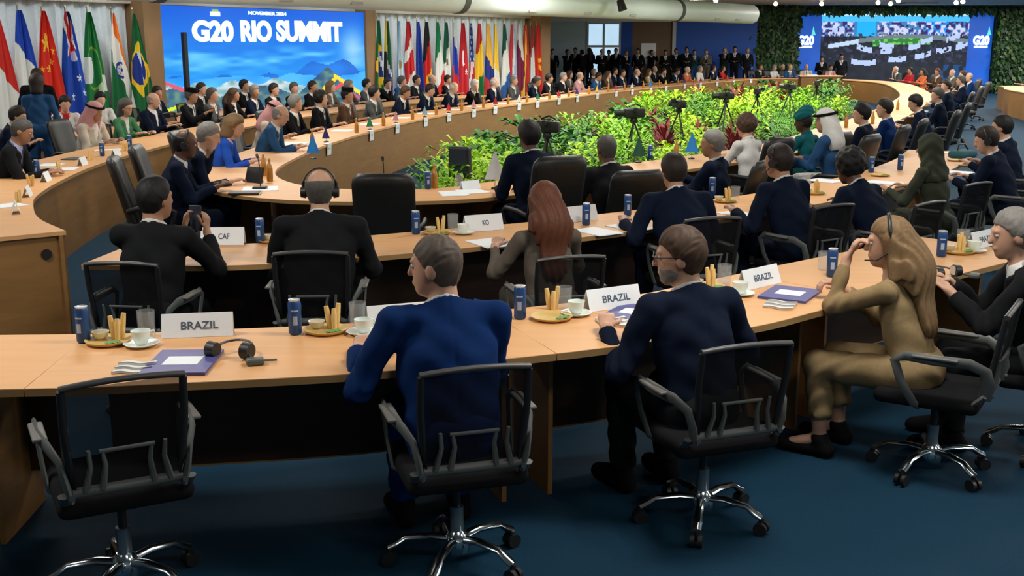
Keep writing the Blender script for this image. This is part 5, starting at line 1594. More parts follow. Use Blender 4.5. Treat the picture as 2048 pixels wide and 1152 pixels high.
# press standing on a low riser at the far end
pr = thing('media_riser', 'low dark carpeted platform under the standing press', 'platform', (5.8, 47.45, 0))
MB().box((0, 0, .16), (9.8, 1.9, .32)).build('deck', mat('riser_carpet', (.012, .014, .02), .9), pr)
MB().box((0, -.96, .16), (9.8, .02, .30)).build('fascia', M_BLACK, pr)
for i, (px, y, pose, hair, cols, rz) in enumerate(((1105, 44.8, 'stand', 'short', dict(skin='light', jacket='black', hair='dark'), 180), (1134, 45.3, 'photo', 'thick', dict(skin='tan', jacket='black', hair='black'), -160), (1152, 46.4, 'stand', 'short', dict(skin='tan', jacket='black', hair='dark'), 150), (1166, 45.0, 'stand', 'thick', dict(skin='tan', jacket='black', hair='black'), 60), (1180, 45.6, 'standf', 'long', dict(skin='light', jacket='black', hair='dark'), 20), (1203, 45.2, 'standf', 'bald_ring', dict(skin='light', jacket='black', hair='grey'), -170), (1218, 46.2, 'stand', 'short', dict(skin='tan', jacket='charcoal', hair='black'), 170), (1232, 45.8, 'photo', 'short', dict(skin='tan', jacket='black', hair='dark'), 180), (1251, 45.6, 'standf', 'short', dict(skin='light', jacket='black', hair='darkgrey'), -150), (1277, 45.4, 'stand', 'short', dict(skin='tan', jacket='black', hair='black'), 160), (1302, 46.0, 'photo', 'short', dict(skin='tan', jacket='black', hair='dark'), -140), (1331, 45.3, 'standf', 'short', dict(skin='tan', jacket='black', hair='black'), 180), (1352, 46.2, 'stand', 'short', dict(skin='tan', jacket='charcoal', hair='dark'), 180), (1374, 45.7, 'standf', 'short', dict(skin='tan', jacket='charcoal', hair='dark'), 170), (1389, 46.3, 'stand', 'short', dict(skin='light', jacket='steel', hair='dark'), 180), (1413, 45.9, 'standf', 'short', dict(skin='light', jacket='taupe', hair='darkgrey'), 170), (1449, 46.3, 'photo', 'short', dict(skin='light', jacket='charcoal', hair='grey'), 180), (1470, 46.6, 'standf', 'short', dict(skin='tan', jacket='black', hair='black'), 170), (1495, 46.9, 'stand', 'short', dict(skin='light', jacket='charcoal', hair='grey'), 180))):
    zc = y * math.cos(PITCH)
    y = 46.75 + (y - 44.8) * .55; zc = y * math.cos(PITCH)
    crowd(((px - 1024) / FPX * zc, y), R(rz), pose, hair, cols, auto_label(hair, cols, {'photo': 'raising a camera', 'stand': 'standing', 'standf': 'hands raised'}[pose] + ' on the press riser'), 'press on the far riser', None, z0=.32, res=.022)
for px, y, jac in ((1645, 47.6, 'black'), (1684, 47.9, 'charcoal')):
    zc = y * math.cos(PITCH)
    crowd(((px - 1024) / FPX * zc, y), R(170), 'standf' if jac == 'black' else 'stand', 'short', dict(skin='tan', jacket=jac, hair='black'), 'black-haired person in %s suit standing before the far display' % jac, 'people standing before the far display', res=.022)

# ================================================================ THINGS ON THE TABLES
def on(px, py, h=0.751):
    x, y = U(px, py, h); return (x, y, h)
def row_rz(pl, p):
    """table direction nearest to a point: things lie square to the edge"""
    i = int(np.argmin(np.hypot(pl[:, 0] - p[0], pl[:, 1] - p[1])))
    i = min(max(i, 1), len(pl) - 2)
    d = pl[i + 1] - pl[i - 1]
    return math.atan2(d[1], d[0])
m_can = mat('blue_can', (0.020, 0.075, 0.24), 0.35, 0.3, var=0.15, scale=18)
m_alu2 = mat('can_lid', (0.70, 0.76, 0.80), 0.3, 0.6)
def mk_can():
    t = thing('drink_can', 'x', 'can')
    MB().lathe([(.022, 0), (.0285, .008), (.0285, .140), (.024, .150)], 20).build('can_body', m_can, t, auto=50)
    MB().lathe([(.024, .150), (.0255, .156), (.0225, .157), (.0215, .153)], 20).build('lid', m_alu2, t, auto=50)
    pm_ = MB()
    for z0, z1, a0, a1 in ((.045, .085, -1.9, -1.2), (.105, .112, -2.1, -1.0)):
        pts = [(.0289 * math.cos(a), .0289 * math.sin(a)) for a in np.linspace(a0, a1, 6)]
        vv = [(x, y, z0) for x, y in pts] + [(x, y, z1) for x, y in pts]
        pm_.add(vv, [(i, i + 1, 7 + i, 6 + i) for i in range(5)])
    pm_.build('printed_mark', mat('pale_print', (0.35, 0.45, 0.62), 0.5), t)
    return t
CAN = Proto(mk_can)
m_plate = mat('straw_plate', (0.62, 0.42, 0.13), 0.5, var=0.15)
def mk_plate():
    t = thing('snack_plate', 'x', 'plate')
    MB().lathe([(.06, 0), (.088, .006), (.098, .018), (.094, .018), (.082, .010), (0, .008)], 28).build('dish', m_plate, t, auto=50)
    for k, (x, y) in enumerate(((.0, -.055), (.025, -.05), (.012, -.062))):
        MB().tube([(x, y, .014), (x + .025, y + .01, .018), (x + .04, y - .008, .016)], [.009, .013, .004], 6, flat=.4).build('herb_leaf', mat('herb_green', (0.14, 0.30, 0.08), 0.6), t)
    return t
PLATE = Proto(mk_plate)
def mk_bread():
    t = thing('bread_sticks', 'x', 'bread')
    for k, (x, y, h, a) in enumerate(((-.018, 0, .100, -.12), (.012, .01, .108, .10), (.0, -.016, .090, .02))):
        MB().tube([(x, y, .0), (x + a * h * .6, y, h * .6), (x + a * h * 1.1, y + .004, h)], [.011, .0125, .010], 8).build('stick', mat('golden_bread', (0.80, 0.55, 0.20), 0.6, var=.2), t, auto=60)
    return t
BREAD = Proto(mk_bread)
def mk_bowl():
    t = thing('dip_bowl', 'x', 'bowl')
    MB().lathe([(.018, 0), (.030, .012), (.037, .034), (.034, .034), (.027, .014), (0, .010)], 22).build('bowl', mat('cream_china', (0.72, 0.66, 0.50), 0.25), t, auto=50)
    return t
BOWL = Proto(mk_bowl)
def mk_cup():
    t = thing('coffee_cup', 'x', 'cup')
    MB().lathe([(.020, .0), (.024, .004), (.036, .030), (.040, .060), (.0375, .060), (.033, .030), (.0, .008)], 24).build('bowl', M_CHINA, t, auto=50)
    MB().tube([(.037, 0, .050), (.056, 0, .052), (.062, 0, .036), (.052, 0, .020), (.033, 0, .022)], .0045, 8).build('handle', M_CHINA, t, auto=60)
    return t
CUP = Proto(mk_cup)
def mk_saucer():
    t = MB().lathe([(.035, 0), (.060, .006), (.074, .016), (.071, .017), (.050, .009), (0, .007)], 28).build('saucer', M_CHINA, None, auto=50)
    return tag(t, 'x', 'saucer')
SAUCER = Proto(mk_saucer)
m_glass = mat('tumbler_glass', (0.55, 0.60, 0.62), 0.03, var=0, alpha=0.16)
def mk_glass():
    t = MB().lathe([(.033, 0), (.036, .006), (.039, .105), (.036, .105), (.032, .012), (0, .010)], 22).build('water_glass', m_glass, None, auto=50)
    return tag(t, 'x', 'glass')
GLASS = Proto(mk_glass)
def name_card(px, py, pl, body, label, w=.30, h=.105, turn=0.0, marks=None):
    p = on(px, py)
    t = thing('name_card', label, 'name card', p, row_rz(pl, p) + turn, 'tent name cards on the tables')
    tilt = .36
    for s, nm in ((-1, 'front_leaf'), (1, 'rear_leaf')):
        dx = math.sin(tilt) * h / 2
        MB().box((0, s * dx, math.cos(tilt) * h / 2), (w, .0025, h), rx=s * tilt).build(nm, M_WHITE, t)
    if body:
        o = obj('lettering', text_mesh(body, w * (.17 * len(body) / 2 if len(body) < 4 else .52), h * .32, .0004, .012), M_INK, t)
        o.location = (0.01, -math.sin(tilt) * h / 2 - .0028, math.cos(tilt) * h * .5)
        o.rotation_euler = (PI / 2 - tilt, 0, 0)
    return t
m_fold = mat('violet_blue_folder', (0.075, 0.075, 0.26), 0.45, var=.06)
def folder(px, py, rz, label, w=.25, d=.33):
    t = thing('document_folder', label, 'folder', on(px, py), rz)
    MB().box((0, 0, .006), (w, d, .012)).build('cover', m_fold, t)
    MB().box((0, -.0, .0125), (w * .55, d * .36, .001)).build('paper_label', M_WHITE, t)
    MB().box((0, 0, .0015), (w - .012, d - .01, .003)).build('pages', M_WHITE, t)
m_nap = mat('napkin_paper', (0.74, 0.74, 0.70), 0.8)
def napkin(px, py, rz, label):
    t = thing('folded_napkins', label, 'napkin', on(px, py), rz, 'folded napkins on the nearest table')
    for k in range(3):
        y0 = -.045 + k * .045
        pts = [(-.07 + .14 * i / 8, y0 + .012 * math.sin(i * .9), .006 + k * .003) for i in range(9)]
        vv = []
        for x, y, z in pts: vv += [(x, y - .024, .001), (x, y + .024, .001), (x, y + .024, z), (x, y - .024, z * 1.6)]
        ff = []
        for i in range(8):
            a, b = i * 4, i * 4 + 4
            for q in range(4): ff.append((a + q, a + (q + 1) % 4, b + (q + 1) % 4, b + q))
        ff += [(3, 2, 1, 0), (32, 33, 34, 35)]
        MB().add(vv, ff).build('napkin', m_nap, t)
        MB().tube([(x, y - .025, z * 1.6) for x, y, z in pts], .0016, 4).build('hem', mat('hem_grey', (.25, .26, .28), .7), t)
def setting(pl, can=None, plate=None, cup=None, glass=None, who='', bread=True, bowl=True, grp=None):
    """one place setting: each thing stands alone"""
    if can: CAN.put(on(*can), random.uniform(-.3, .3), 'blue drink can %s' % who, 'blue drink cans')
    if plate:
        p = on(*plate); rz = row_rz(pl, p)
        PLATE.put(p, rz, 'straw-coloured snack plate with herbs %s' % who, 'snack plates')
        if bread:
            BREAD.put((p[0] + .03, p[1] + .035, p[2] + .0095), rz, 'golden bread sticks on the plate %s' % who, 'bread sticks on plates')
        if bowl:
            BOWL.put((p[0] - .045, p[1] + .03, p[2] + .010), rz, 'small cream dip bowl on the plate %s' % who, 'dip bowls on plates')
    if cup:
        p = on(*cup); rz = row_rz(pl, p)
        SAUCER.put(p, rz, 'white saucer under the coffee cup %s' % who, 'saucers')
        CUP.put((p[0], p[1], p[2] + .008), rz + .5, 'white coffee cup %s' % who, 'coffee cups')
    if glass:
        p = on(*glass)
        GLASS.put((p[0], p[1], p[2]), 0, 'clear water glass %s' % who, 'water glasses')
setting(ROW1, (168, 684), (218, 686), (283, 692), (294, 668), 'before the empty chair')
name_card(397, 670, ROW1, 'BRAZIL', 'white name card reading BRAZIL behind the blue folder and headset')
setting(ROW1, (591, 668), (652, 664), (727, 668), (716, 650), 'left of the blue-suited man')
name_card(800, 650, ROW1, 'BRAZIL', 'white name card half hidden by the blue-suited man')
setting(ROW1, (1040, 637), (1103, 638), (1152, 630), (1128, 616), 'right of the blue-suited man', bread=False, bowl=False)
BREAD.put(on(1106, 618), 0, 'bread sticks beside the plate of herbs', 'bread sticks on plates')
name_card(1224, 614, ROW1, 'BRAZIL', 'white name card reading BRAZIL left of the bearded man', turn=.05)
setting(ROW1, None, (1412, 578), (1480, 590), (1448, 568), 'right of the bearded man')
name_card(1517, 571, ROW1, 'BRAZIL', 'white name card reading BRAZIL between bearded man and tan suit')
setting(ROW1, (1663, 553), None, None, (1648, 540), 'beside the woman in tan suit')
setting(ROW1, (1882, 513), (1916, 506), (1948, 504), (1925, 492), 'before the grey-haired man')
name_card(1962, 492, ROW1, 'BRAZIL', 'white name card behind the cup before the grey-haired man', w=.28)
folder(366, 727, R(2), 'violet blue folder with white label before the empty chair')
folder(1268, 628, R(-28), 'violet blue folder beside the bearded man', .22, .30)
folder(1580, 590, R(-30), 'violet blue folder beside the woman in tan suit', .24, .31)
napkin(270, 738, R(3), 'three folded white napkins left of the violet blue folder')
napkin(752, 706, R(8), 'three folded white napkins at the left elbow of the blue suit')
napkin(1228, 646, R(12), 'three folded white napkins left of the bearded man')
napkin(1560, 612, R(-24), 'three folded white napkins before the woman in tan suit')
# headsets lying on the table
def table_headset(px, py, rz, label):
    t = thing('headset', label, 'headset', on(px, py), rz)
    MB().tube([(.075 * math.cos(a), .02 + .09 * math.sin(a), .035 + .012 * math.sin(a)) for a in np.linspace(-.1, PI + .1, 13)], .008, 6, flat=.6).build('headband', M_BLACK, t)
    for x in (-.072, .072):
        c = MB().tube([(x - .018, .0, .034), (x + .018, -.01, .034)], [.034, .030], 16).build('ear_cup', M_BLACK, t, auto=50)
        MB().tube([(x - .022, .0, .036), (x - .018, .0, .036)], [.024, .026], 16).build('ear_disc', mat('silver_disc', (.7, .74, .76), .25, .6), c)
    MB().tube([(.085, -.02, .02), (.12, -.06, .012), (.15, -.04, .008), (.20, -.02, .007)], .005, 6).build('mic_boom', M_GREYPL, t)
    MB().rbox((.13, -.075, .013), (.07, .05, .026), .008, rz=.5).build('receiver', M_GREYPL, t, auto=60)
table_headset(462, 716, R(-8), 'black headset with silver discs lying beside the violet blue folder')
table_headset(1893, 556, R(30), 'black headset under the hands of the grey-haired man')
ph_ = thing('phone', 'black phone raised by the man in black suit', 'phone', (*U(392, 443, .98), .94), R(-10))
MB().rbox((0, 0, .06), (.075, .009, .15), .004).build('case', M_BLACK, ph_, auto=60)
MB().box((0, -.005, .06), (.066, .001, .14)).build('screen', mat('phone_glass', (.02, .03, .05), .1), ph_)

# second row
def sheets(px, py, rz, label, w=.21, d=.297, group='papers on the tables', n=1, h=.751):
    t = thing('paper_sheets', label, 'paper', on(px, py, h), rz, group)
    for k in range(n):
        MB().box((.006 * k, .012 * k, .001 + .002 * k), (w, d, .002), rz=.05 * k).build('sheet', M_WHITE, t)
name_card(447, 488, ROW2, 'CAF', 'white name card reading CAF before the man raising a phone', w=.27, h=.115)
setting(ROW2, (521, 485), (548, 484), None, None, 'left of the balding man with headphones', bread=False)
setting(ROW2, (832, 468), (874, 468), (927, 468), (906, 458), 'before the auburn hair')
name_card(966, 460, ROW2, 'KO', 'white name card before the woman with auburn hair', w=.28, h=.115)
sheets(982, 487, R(30), 'open notes beside the left arm of the auburn-haired woman', n=2)
name_card(1160, 441, ROW2, None, 'white name card behind the can right of the auburn hair', w=.28, h=.115)
CAN.put(on(1172, 450), .1, 'blue drink can before the second-row name card', 'blue drink cans')
sheets(1195, 464, R(35), 'left white sheet of the spread papers beside the navy suit', n=2)
sheets(1262, 455, R(35), 'right white sheet of the spread papers beside the navy suit', n=2)
CAN.put(on(1255, 431), .1, 'blue drink can at the left arm of the leaning navy suit', 'blue drink cans')
setting(ROW2, (1424, 392), (1450, 404), None, (1470, 398), 'between the leaning navy suit and the headset')
sheets(1478, 428, R(30), 'white paper left of the second-row man with headset')
setting(ROW2, None, (1628, 388), None, (1612, 368), 'right of the second-row man with headset')
sheets(1652, 362, R(40), 'white paper before the man bending low', n=2)
CAN.put(on(1742, 345), .1, 'blue drink can left of the olive headscarf', 'blue drink cans')
CAN.put(on(1800, 340), .1, 'blue drink can touching the olive headscarf', 'blue drink cans')
PLATE.put(on(1760, 352), 0, 'straw-coloured snack plate left of the olive headscarf', 'snack plates')
sheets(1770, 366, R(45), 'scattered white paper left of the olive headscarf', n=3)
PLATE.put(on(1912, 322), 0, 'straw-coloured plate right of the olive headscarf', 'snack plates')
PLATE.put(on(1935, 333), 0, 'second straw-coloured plate right of the olive headscarf', 'snack plates')
sheets(1912, 345, R(50), 'white papers before the man reading papers', n=3)
sheets(1895, 306, R(50), 'white papers at the far side of the reading man', n=2)
bx_ = thing('shoulder_bag', 'teal and black bag dropped beyond the second-row table', 'bag', (*U(1925, 312, 0.78), .752), R(40))
MB().rbox((0, 0, .05), (.34, .2, .09), .04).build('bag_body', mat('teal_cloth', (.02, .10, .13), .8), bx_, auto=60)
MB().tube([(-.12, 0, .09), (-.06, .02, .16), (.06, .02, .16), (.12, 0, .09)], .01, 6).build('strap', M_BLACK, bx_)

# ring table, near side
def pennant(p, label, col, h=.26, grp='desk pennants along the ring table', two=None):
    t = thing('desk_pennant', label, 'pennant', p, 0, grp)
    MB().lathe([(.035, 0), (.035, .012), (.006, .02)], 14).build('base', M_BLACK, t)
    MB().tube([(0, 0, .015), (0, 0, h)], .003, 6).build('pole', m_pole, t)
    m_ = mat('pennant_%s' % col, {'blue': (.02, .22, .62), 'navy': (.03, .04, .22), 'white': (.72, .78, .82), 'green': (.01, .20, .10), 'red': (.52, .03, .04), 'pink': (.55, .28, .38), 'sky': (.25, .50, .72), 'gold': (.65, .42, .05), 'deepgreen': (.01, .07, .05)}[col], .8)
    V = []
    for j in range(6):
        v = j / 5
        for i in range(5):
            u = i / 4 - .5
            V.append((u * .5 * h * (0.08 + v), -.012 + .014 * math.sin(i * 2.4) * v, h - .01 - v * h * .72))
    MB().add(V, [(j * 5 + i, j * 5 + i + 1, j * 5 + i + 6, j * 5 + i + 5) for j in range(5) for i in range(4)]).build('cloth', m_, t, smooth=True)
def mk_bottle():
    t = thing('juice_bottle', 'x', 'bottle')
    MB().lathe([(.026, 0), (.030, .01), (.030, .11), (.024, .14), (.012, .17), (.011, .20)], 16).build('bottle', mat('amber_glass', (.42, .19, .03), .2, var=.2), t, auto=50)
    MB().lathe([(.0125, .198), (.0125, .215), (0, .216)], 12).build('cap', mat('gold_cap', (.6, .4, .08), .4), t, auto=50)
    return t
BOTTLE = Proto(mk_bottle)
pennant(on(990, 378), 'white and pale blue pennant left of the slim man in dark blue', 'white', .34)
pennant(on(1277, 325), 'dark green pennant right of the shaven head', 'deepgreen', .28)
pennant(on(1383, 318), 'bright blue pennant by the grey-haired man leaning back', 'blue', .30)
CAN.put(on(856, 378), .2, 'blue drink can on the ring table before the plants', 'blue drink cans')
CAN.put(on(1300, 318), .2, 'blue drink can beside the dark green pennant', 'blue drink cans')
BOTTLE.put(on(869, 376), 0, 'amber bottle beside the can before the plants', 'amber bottles')
BOTTLE.put(on(1352, 318), 0, 'amber bottle beside the bright blue pennant', 'amber bottles')
sheets(905, 388, R(12), 'white papers on the ring table right of the empty leather chair', n=3)
sheets(945, 383, R(25), 'white papers near the white pennant on the ring table', n=2)
GLASS.put(on(918, 372), 0, 'clear water glass near the ring table plants', 'water glasses')
name_card(940, 378, RING, None, 'small white blank card on the near ring table', w=.2, h=.08, turn=0)
sheets(1308, 350, R(40), 'white papers right of the shaven head on the ring', n=3)
# conference microphones
def mk_mic():
    t = thing('table_microphone', 'x', 'microphone')
    MB().rbox((0, 0, .012), (.12, .09, .024), .008).build('base', M_BLACK, t, auto=60)
    MB().tube([(0, .02, .02), (0, .03, .14), (0, -.0, .25), (0, -.03, .28)], .005, 6).build('gooseneck', M_BLACK, t)
    MB().tube([(0, -.03, .28), (0, -.06, .305)], [.012, .014], 8).build('capsule', M_BLACK, t)
    return t
MIC = Proto(mk_mic)
for px, py, lab in ((768, 385, 'gooseneck microphone before the empty leather chair'), (520, 378, 'gooseneck microphone before the balding man at the ring corner'), (1120, 372, 'gooseneck microphone right of the slim man')):
    MIC.put(on(px, py), 0, lab, 'gooseneck microphones')
tb = thing('tablet_stand', 'black tablet leaning on its stand at the ring corner', 'tablet', on(510, 366), R(-30))
MB().box((0, 0, .075), (.20, .012, .15), rx=-.35).build('tablet', M_BLACK, tb)
MB().box((0, .05, .055), (.06, .01, .12), rx=.5).build('stand_leg', M_BLACK, tb)
sheets(520, 378, R(10), 'white papers under the tablet at the ring corner', w=.3, n=2)
nb = thing('notebook', 'closed black notebook on the edge of the ring corner', 'notebook', on(490, 388), R(4))
MB().rbox((0, 0, .010), (.26, .17, .02), .005).build('cover', M_BLACK, nb)
MB().box((0, .0, .010), (.262, .160, .012)).build('pages', m_nap, nb)
BOTTLE.put(on(540, 362), 0, 'amber bottle behind the tablet at the ring corner', 'amber bottles')
BOTTLE.put(on(528, 352), .3, 'second amber bottle behind the tablet at the ring corner', 'amber bottles')
pennant(on(627, 318), 'bright blue pennant on the left of the ring', 'blue', .28)

# ring left: hanging white cards, pennants, bottles and papers, one set for each seat
def mk_hang():
    t = thing('country_card', 'x', 'name card')
    MB().box((0, 0, -.066), (.21, .004, .15), rx=.06).build('front_leaf', M_WHITE, t)
    MB().box((0, .03, .008), (.21, .06, .003)).build('top_leaf', M_WHITE, t)
    MB().box((0, -.006, -.055), (.10, .001, .02), rx=.06).build('printed_name', mat('faint_print', (.45, .55, .62), .7), t)
    return t
HANG = Proto(mk_hang)
iN2 = int(np.argmin(np.hypot(RING[:, 0] + 2.45, RING[:, 1] - 12.2)))
RI = RING[:iN2][::-1]
PCOL = ['navy', 'green', 'pink', 'sky', 'red', 'pink', 'red', 'white', 'green', 'red', 'navy', 'gold', 'red', 'white', 'blue', 'gold', 'navy', 'red', 'white', 'pink', 'navy']
PW = {'navy': 'dark blue', 'green': 'green', 'pink': 'pink', 'sky': 'pale blue', 'red': 'red', 'white': 'white', 'gold': 'gold', 'blue': 'blue'}
for k, px in enumerate((655, 741, 793, 850, 897, 947, 990, 1038, 1075, 1118, 1155, 1195, 1233, 1265, 1302, 1333, 1370, 1402, 1435, 1468, 1503)):
    p, d = col_on(RI, px)
    rz = math.atan2(d[1], d[0])
    n_ = np.array([d[1], -d[0]])                  # towards the garden
    q = p + n_ * .008
    HANG.put((q[0], q[1], .751), rz, 'white country card hanging over the inner edge of the ring', 'country cards on the ring table edge')
    a = p - n_ * .10 + d * .28
    pennant((a[0], a[1], .751), '%s pennant on the left side of the ring table' % PW[PCOL[k]], PCOL[k], .20)
    b = p - n_ * .12 - d * .35
    BOTTLE.put((b[0], b[1], .751), 0, 'amber bottle on the left side of the ring table', 'amber bottles on the left of the ring')
    c = p - n_ * .45
    if k < 14:
        t = thing('paper_sheets', 'white papers on the left side of the ring table', 'paper', (c[0], c[1], .751), rz, 'papers on the left side of the ring')
        MB().box((0, 0, .002), (.42, .30, .004), rz=.1).build('sheet', M_WHITE, t)
        MB().box((.05, .02, .005), (.22, .29, .002), rz=-.1).build('sheet', m_nap, t)

# left desk clutter
LG = 'papers on the left desk'
for k, (px, py, kind, lab) in enumerate(((20, 352, 'blue', 'sky blue folder on the left desk'), (75, 352, 'can', 'blue drink can by the sky blue folder'), (92, 362, 'card', 'white card leaning by the can on the left desk'), (62, 372, 'bread', 'bread sticks on the left desk nearest the man typing'), (55, 392, 'card', 'white card nearest the curved edge of the left desk'), (38, 405, 'bread', 'bread sticks by the near papers of the left desk'), (10, 412, 'paper', 'white paper nearest the end of the left desk'), (32, 425, 'card', 'white card nearest the end panel of the left desk'), (118, 345, 'bread', 'bread sticks before the man typing'), (100, 330, 'paper', 'white paper under the hands of the man typing'), (132, 338, 'paper', 'white sheet right of the typing hands'), (165, 330, 'card', 'white card on the left desk before the navy suit'), (182, 320, 'bread', 'bread sticks before the navy suit at the left desk'), (148, 318, 'tablet', 'grey tablet under the hands of the navy suit'), (205, 312, 'can', 'dark can on the left desk below the pink headscarf'), (232, 312, 'card', 'white card below the pink headscarf'), (250, 302, 'bread', 'bread sticks below the pink headscarf'), (260, 296, 'can', 'blue can at the far curve of the left desk'), (215, 300, 'paper', 'white papers below the pink headscarf'))):
    if kind == 'can': CAN.put(on(px, py), 0, lab, 'blue drink cans')
    elif kind == 'bread': BREAD.put(on(px, py), k, lab, 'bread sticks on plates')
    elif kind == 'card': name_card(px, py, LEFT2, None, lab, w=.20, h=.09, turn=PI)
    elif kind == 'paper': sheets(px, py, R(60 + 13 * k), lab, group=LG, n=2)
    elif kind == 'blue':
        t = thing('document_folder', lab, 'folder', on(px, py), R(75))
        MB().box((0, 0, .008), (.24, .32, .016)).build('cover', mat('sky_folder', (.10, .28, .55), .45), t)
        MB().box((0, 0, .017), (.14, .2, .002)).build('paper_label', M_WHITE, t)
    else:
        t = thing('tablet', lab, 'tablet', on(px, py), R(80))
        MB().rbox((0, 0, .006), (.25, .18, .012), .004).build('case', M_GREYPL, t)
        MB().box((0, 0, .0125), (.23, .16, .001)).build('screen', mat('tablet_green', (.10, .14, .10), .2), t)
# right ring side: small white things before the seats
for px, py in ((1790, 240), (1808, 232), (1840, 222), (1695, 262), (1740, 250), (1770, 244)):
    sheets(px, py, R(60), 'white papers on the right side of the ring table', group='papers on the right side of the ring')
for px, py in ((1692, 255), (1795, 220), (1745, 248)):
    BOTTLE.put(on(px, py), 0, 'amber bottle on the right side of the ring table', 'amber bottles on the right of the ring')
# head table at the far end of the ring
hd_ = thing('lectern_desk', 'small raised wooden desk with papers at the far end of the ring', 'desk', (11.6, 42.2, 0), R(178))
MB().box((0, 0, .45), (1.5, .5, .9)).build('body', M_PANEL, hd_)
MB().box((0, 0, .92), (1.6, .6, .04)).build('top', M_TOP, hd_)
MB().box((.3, 0, .95), (.4, .3, .02)).build('paper', M_WHITE, hd_)

# ================================================================ THE INDOOR GARDEN INSIDE THE RING
def leaf_mesh(name, leaves):
    """leaves: (base, direction, length, width, droop) -> two-piece folded blades joined in one foliage"""
    V, F = [], []
    for b, d, L, W, dr in leaves:
        b, d = np.array(b, float), nrm(d)
        s_ = nrm(np.cross(d, [0, 0, 1.0]) + 1e-4)
        m_ = b + d * L * .5 + np.array([0, 0, .02]) - np.array([0, 0, dr * L * .25])
        e_ = b + d * L - np.array([0, 0, dr * L])
        o = len(V)
        up = np.array([0, 0, .12 * W])
        V += [tuple(b), tuple(m_ + s_ * W / 2 + up), tuple(m_), tuple(m_ - s_ * W / 2 + up), tuple(e_)]
        F += [(o, o + 1, o + 2), (o, o + 2, o + 3), (o + 1, o + 4, o + 2), (o + 2, o + 4, o + 3)]
    me = bpy.data.meshes.new(name); me.from_pydata(V, [], F); me.update()
    return me
def make_plant(kind, seed):
    r = random.Random(seed)
    L = []
    if kind == 'lime':
        for i in range(95):
            a, h = r.uniform(0, 2 * PI), r.uniform(.12, .62); q = r.uniform(0, .26)
            L.append(((math.cos(a) * q, math.sin(a) * q, h), (math.cos(a), math.sin(a), r.uniform(.0, .9)), r.uniform(.12, .20), r.uniform(.06, .10), r.uniform(.1, .5)))
    elif kind == 'broad':
        for i in range(46):
            a = r.uniform(0, 2 * PI); h = r.uniform(.1, .55); q = r.uniform(0, .18)
            L.append(((math.cos(a) * q, math.sin(a) * q, h), (math.cos(a), math.sin(a), r.uniform(.1, .8)), r.uniform(.22, .36), r.uniform(.12, .18), r.uniform(.2, .6)))
    elif kind == 'cordyline':
        for i in range(60):
            a = r.uniform(0, 2 * PI); h = r.uniform(.15, .5)
            L.append(((0.04 * math.cos(a), .04 * math.sin(a), h), (math.cos(a), math.sin(a), r.uniform(.5, 2.2)), r.uniform(.25, .40), r.uniform(.05, .075), r.uniform(.0, .4)))
    elif kind == 'fern':
        for i in range(26):
            a = r.uniform(0, 2 * PI); el = r.uniform(.3, 1.4)
            d = nrm([math.cos(a), math.sin(a), el])
            for j in range(8):
                p = d * (.08 + j * .065) - np.array([0, 0, .004 * j * j]) + np.array([0, 0, .12])
                for sgn in (-1, 1):
                    L.append((p, nrm(np.cross(d, [0, 0, 1])) * sgn + d * .5, .10 - .006 * j, .035, .3))
    elif kind == 'palm':
        for i in range(16):
            a = i * 2.4; el = r.uniform(.6, 2.2)
            d = nrm([math.cos(a), math.sin(a), el])
            for j in range(12):
                p = np.array([0, 0, 1.0]) + d * (.15 + j * .09) - np.array([0, 0, .006 * j * j])
                for sgn in (-1, 1):
                    L.append((p, nrm(np.cross(d, [0, 0, 1])) * sgn + d * .8, .26, .035, .5))
    return leaf_mesh('foliage', L)
PC = {'lime': (0.30, 0.62, 0.02), 'lime2': (0.50, 0.78, 0.03), 'broad': (0.045, 0.20, 0.03), 'cordyline': (0.28, 0.03, 0.04), 'fern': (0.12, 0.36, 0.03), 'palm': (0.03, 0.11, 0.03), 'mid': (0.12, 0.34, 0.03)}
def leafmat(k): return mat('leaf_' + k, PC[k], 0.6, var=0.4, scale=14)
m_stem = mat('plant_stem', (0.05, 0.07, 0.025), 0.7)
STEM = MB().tube([(0, 0, 0), (.01, 0, .2), (0, .01, .42)], [.03, .022, .012], 6).mesh('stem', True)
STEM.materials.append(m_stem)
PM = {(k, v): make_plant(k, 17 * v + len(k)) for k in ('lime', 'broad', 'cordyline', 'fern') for v in range(2)}
for m_ in PM.values(): m_.materials.append(leafmat('lime'))
PLAB = {'lime': 'bushy lime green plant in the garden', 'lime2': 'bushy yellow-green plant in the garden', 'broad': 'dark broad-leaved plant in the garden', 'cordyline': 'dark red spiky plant in the garden', 'fern': 'feathery green fern in the garden', 'mid': 'bushy mid green plant in the garden'}
def plant(x, y, kind, tint, sc, v, rz):
    t = thing('garden_plant', PLAB[tint], 'plant', (x, y, 0.05), rz, 'plants of the indoor garden')
    t.scale = (sc, sc, sc)
    f = obj('foliage', PM[(kind, v)], None, t)
    f.material_slots[0].link = 'OBJECT'; f.material_slots[0].material = leafmat(tint)
    tag(f, kind='stuff')
    obj('stem', STEM, None, t)
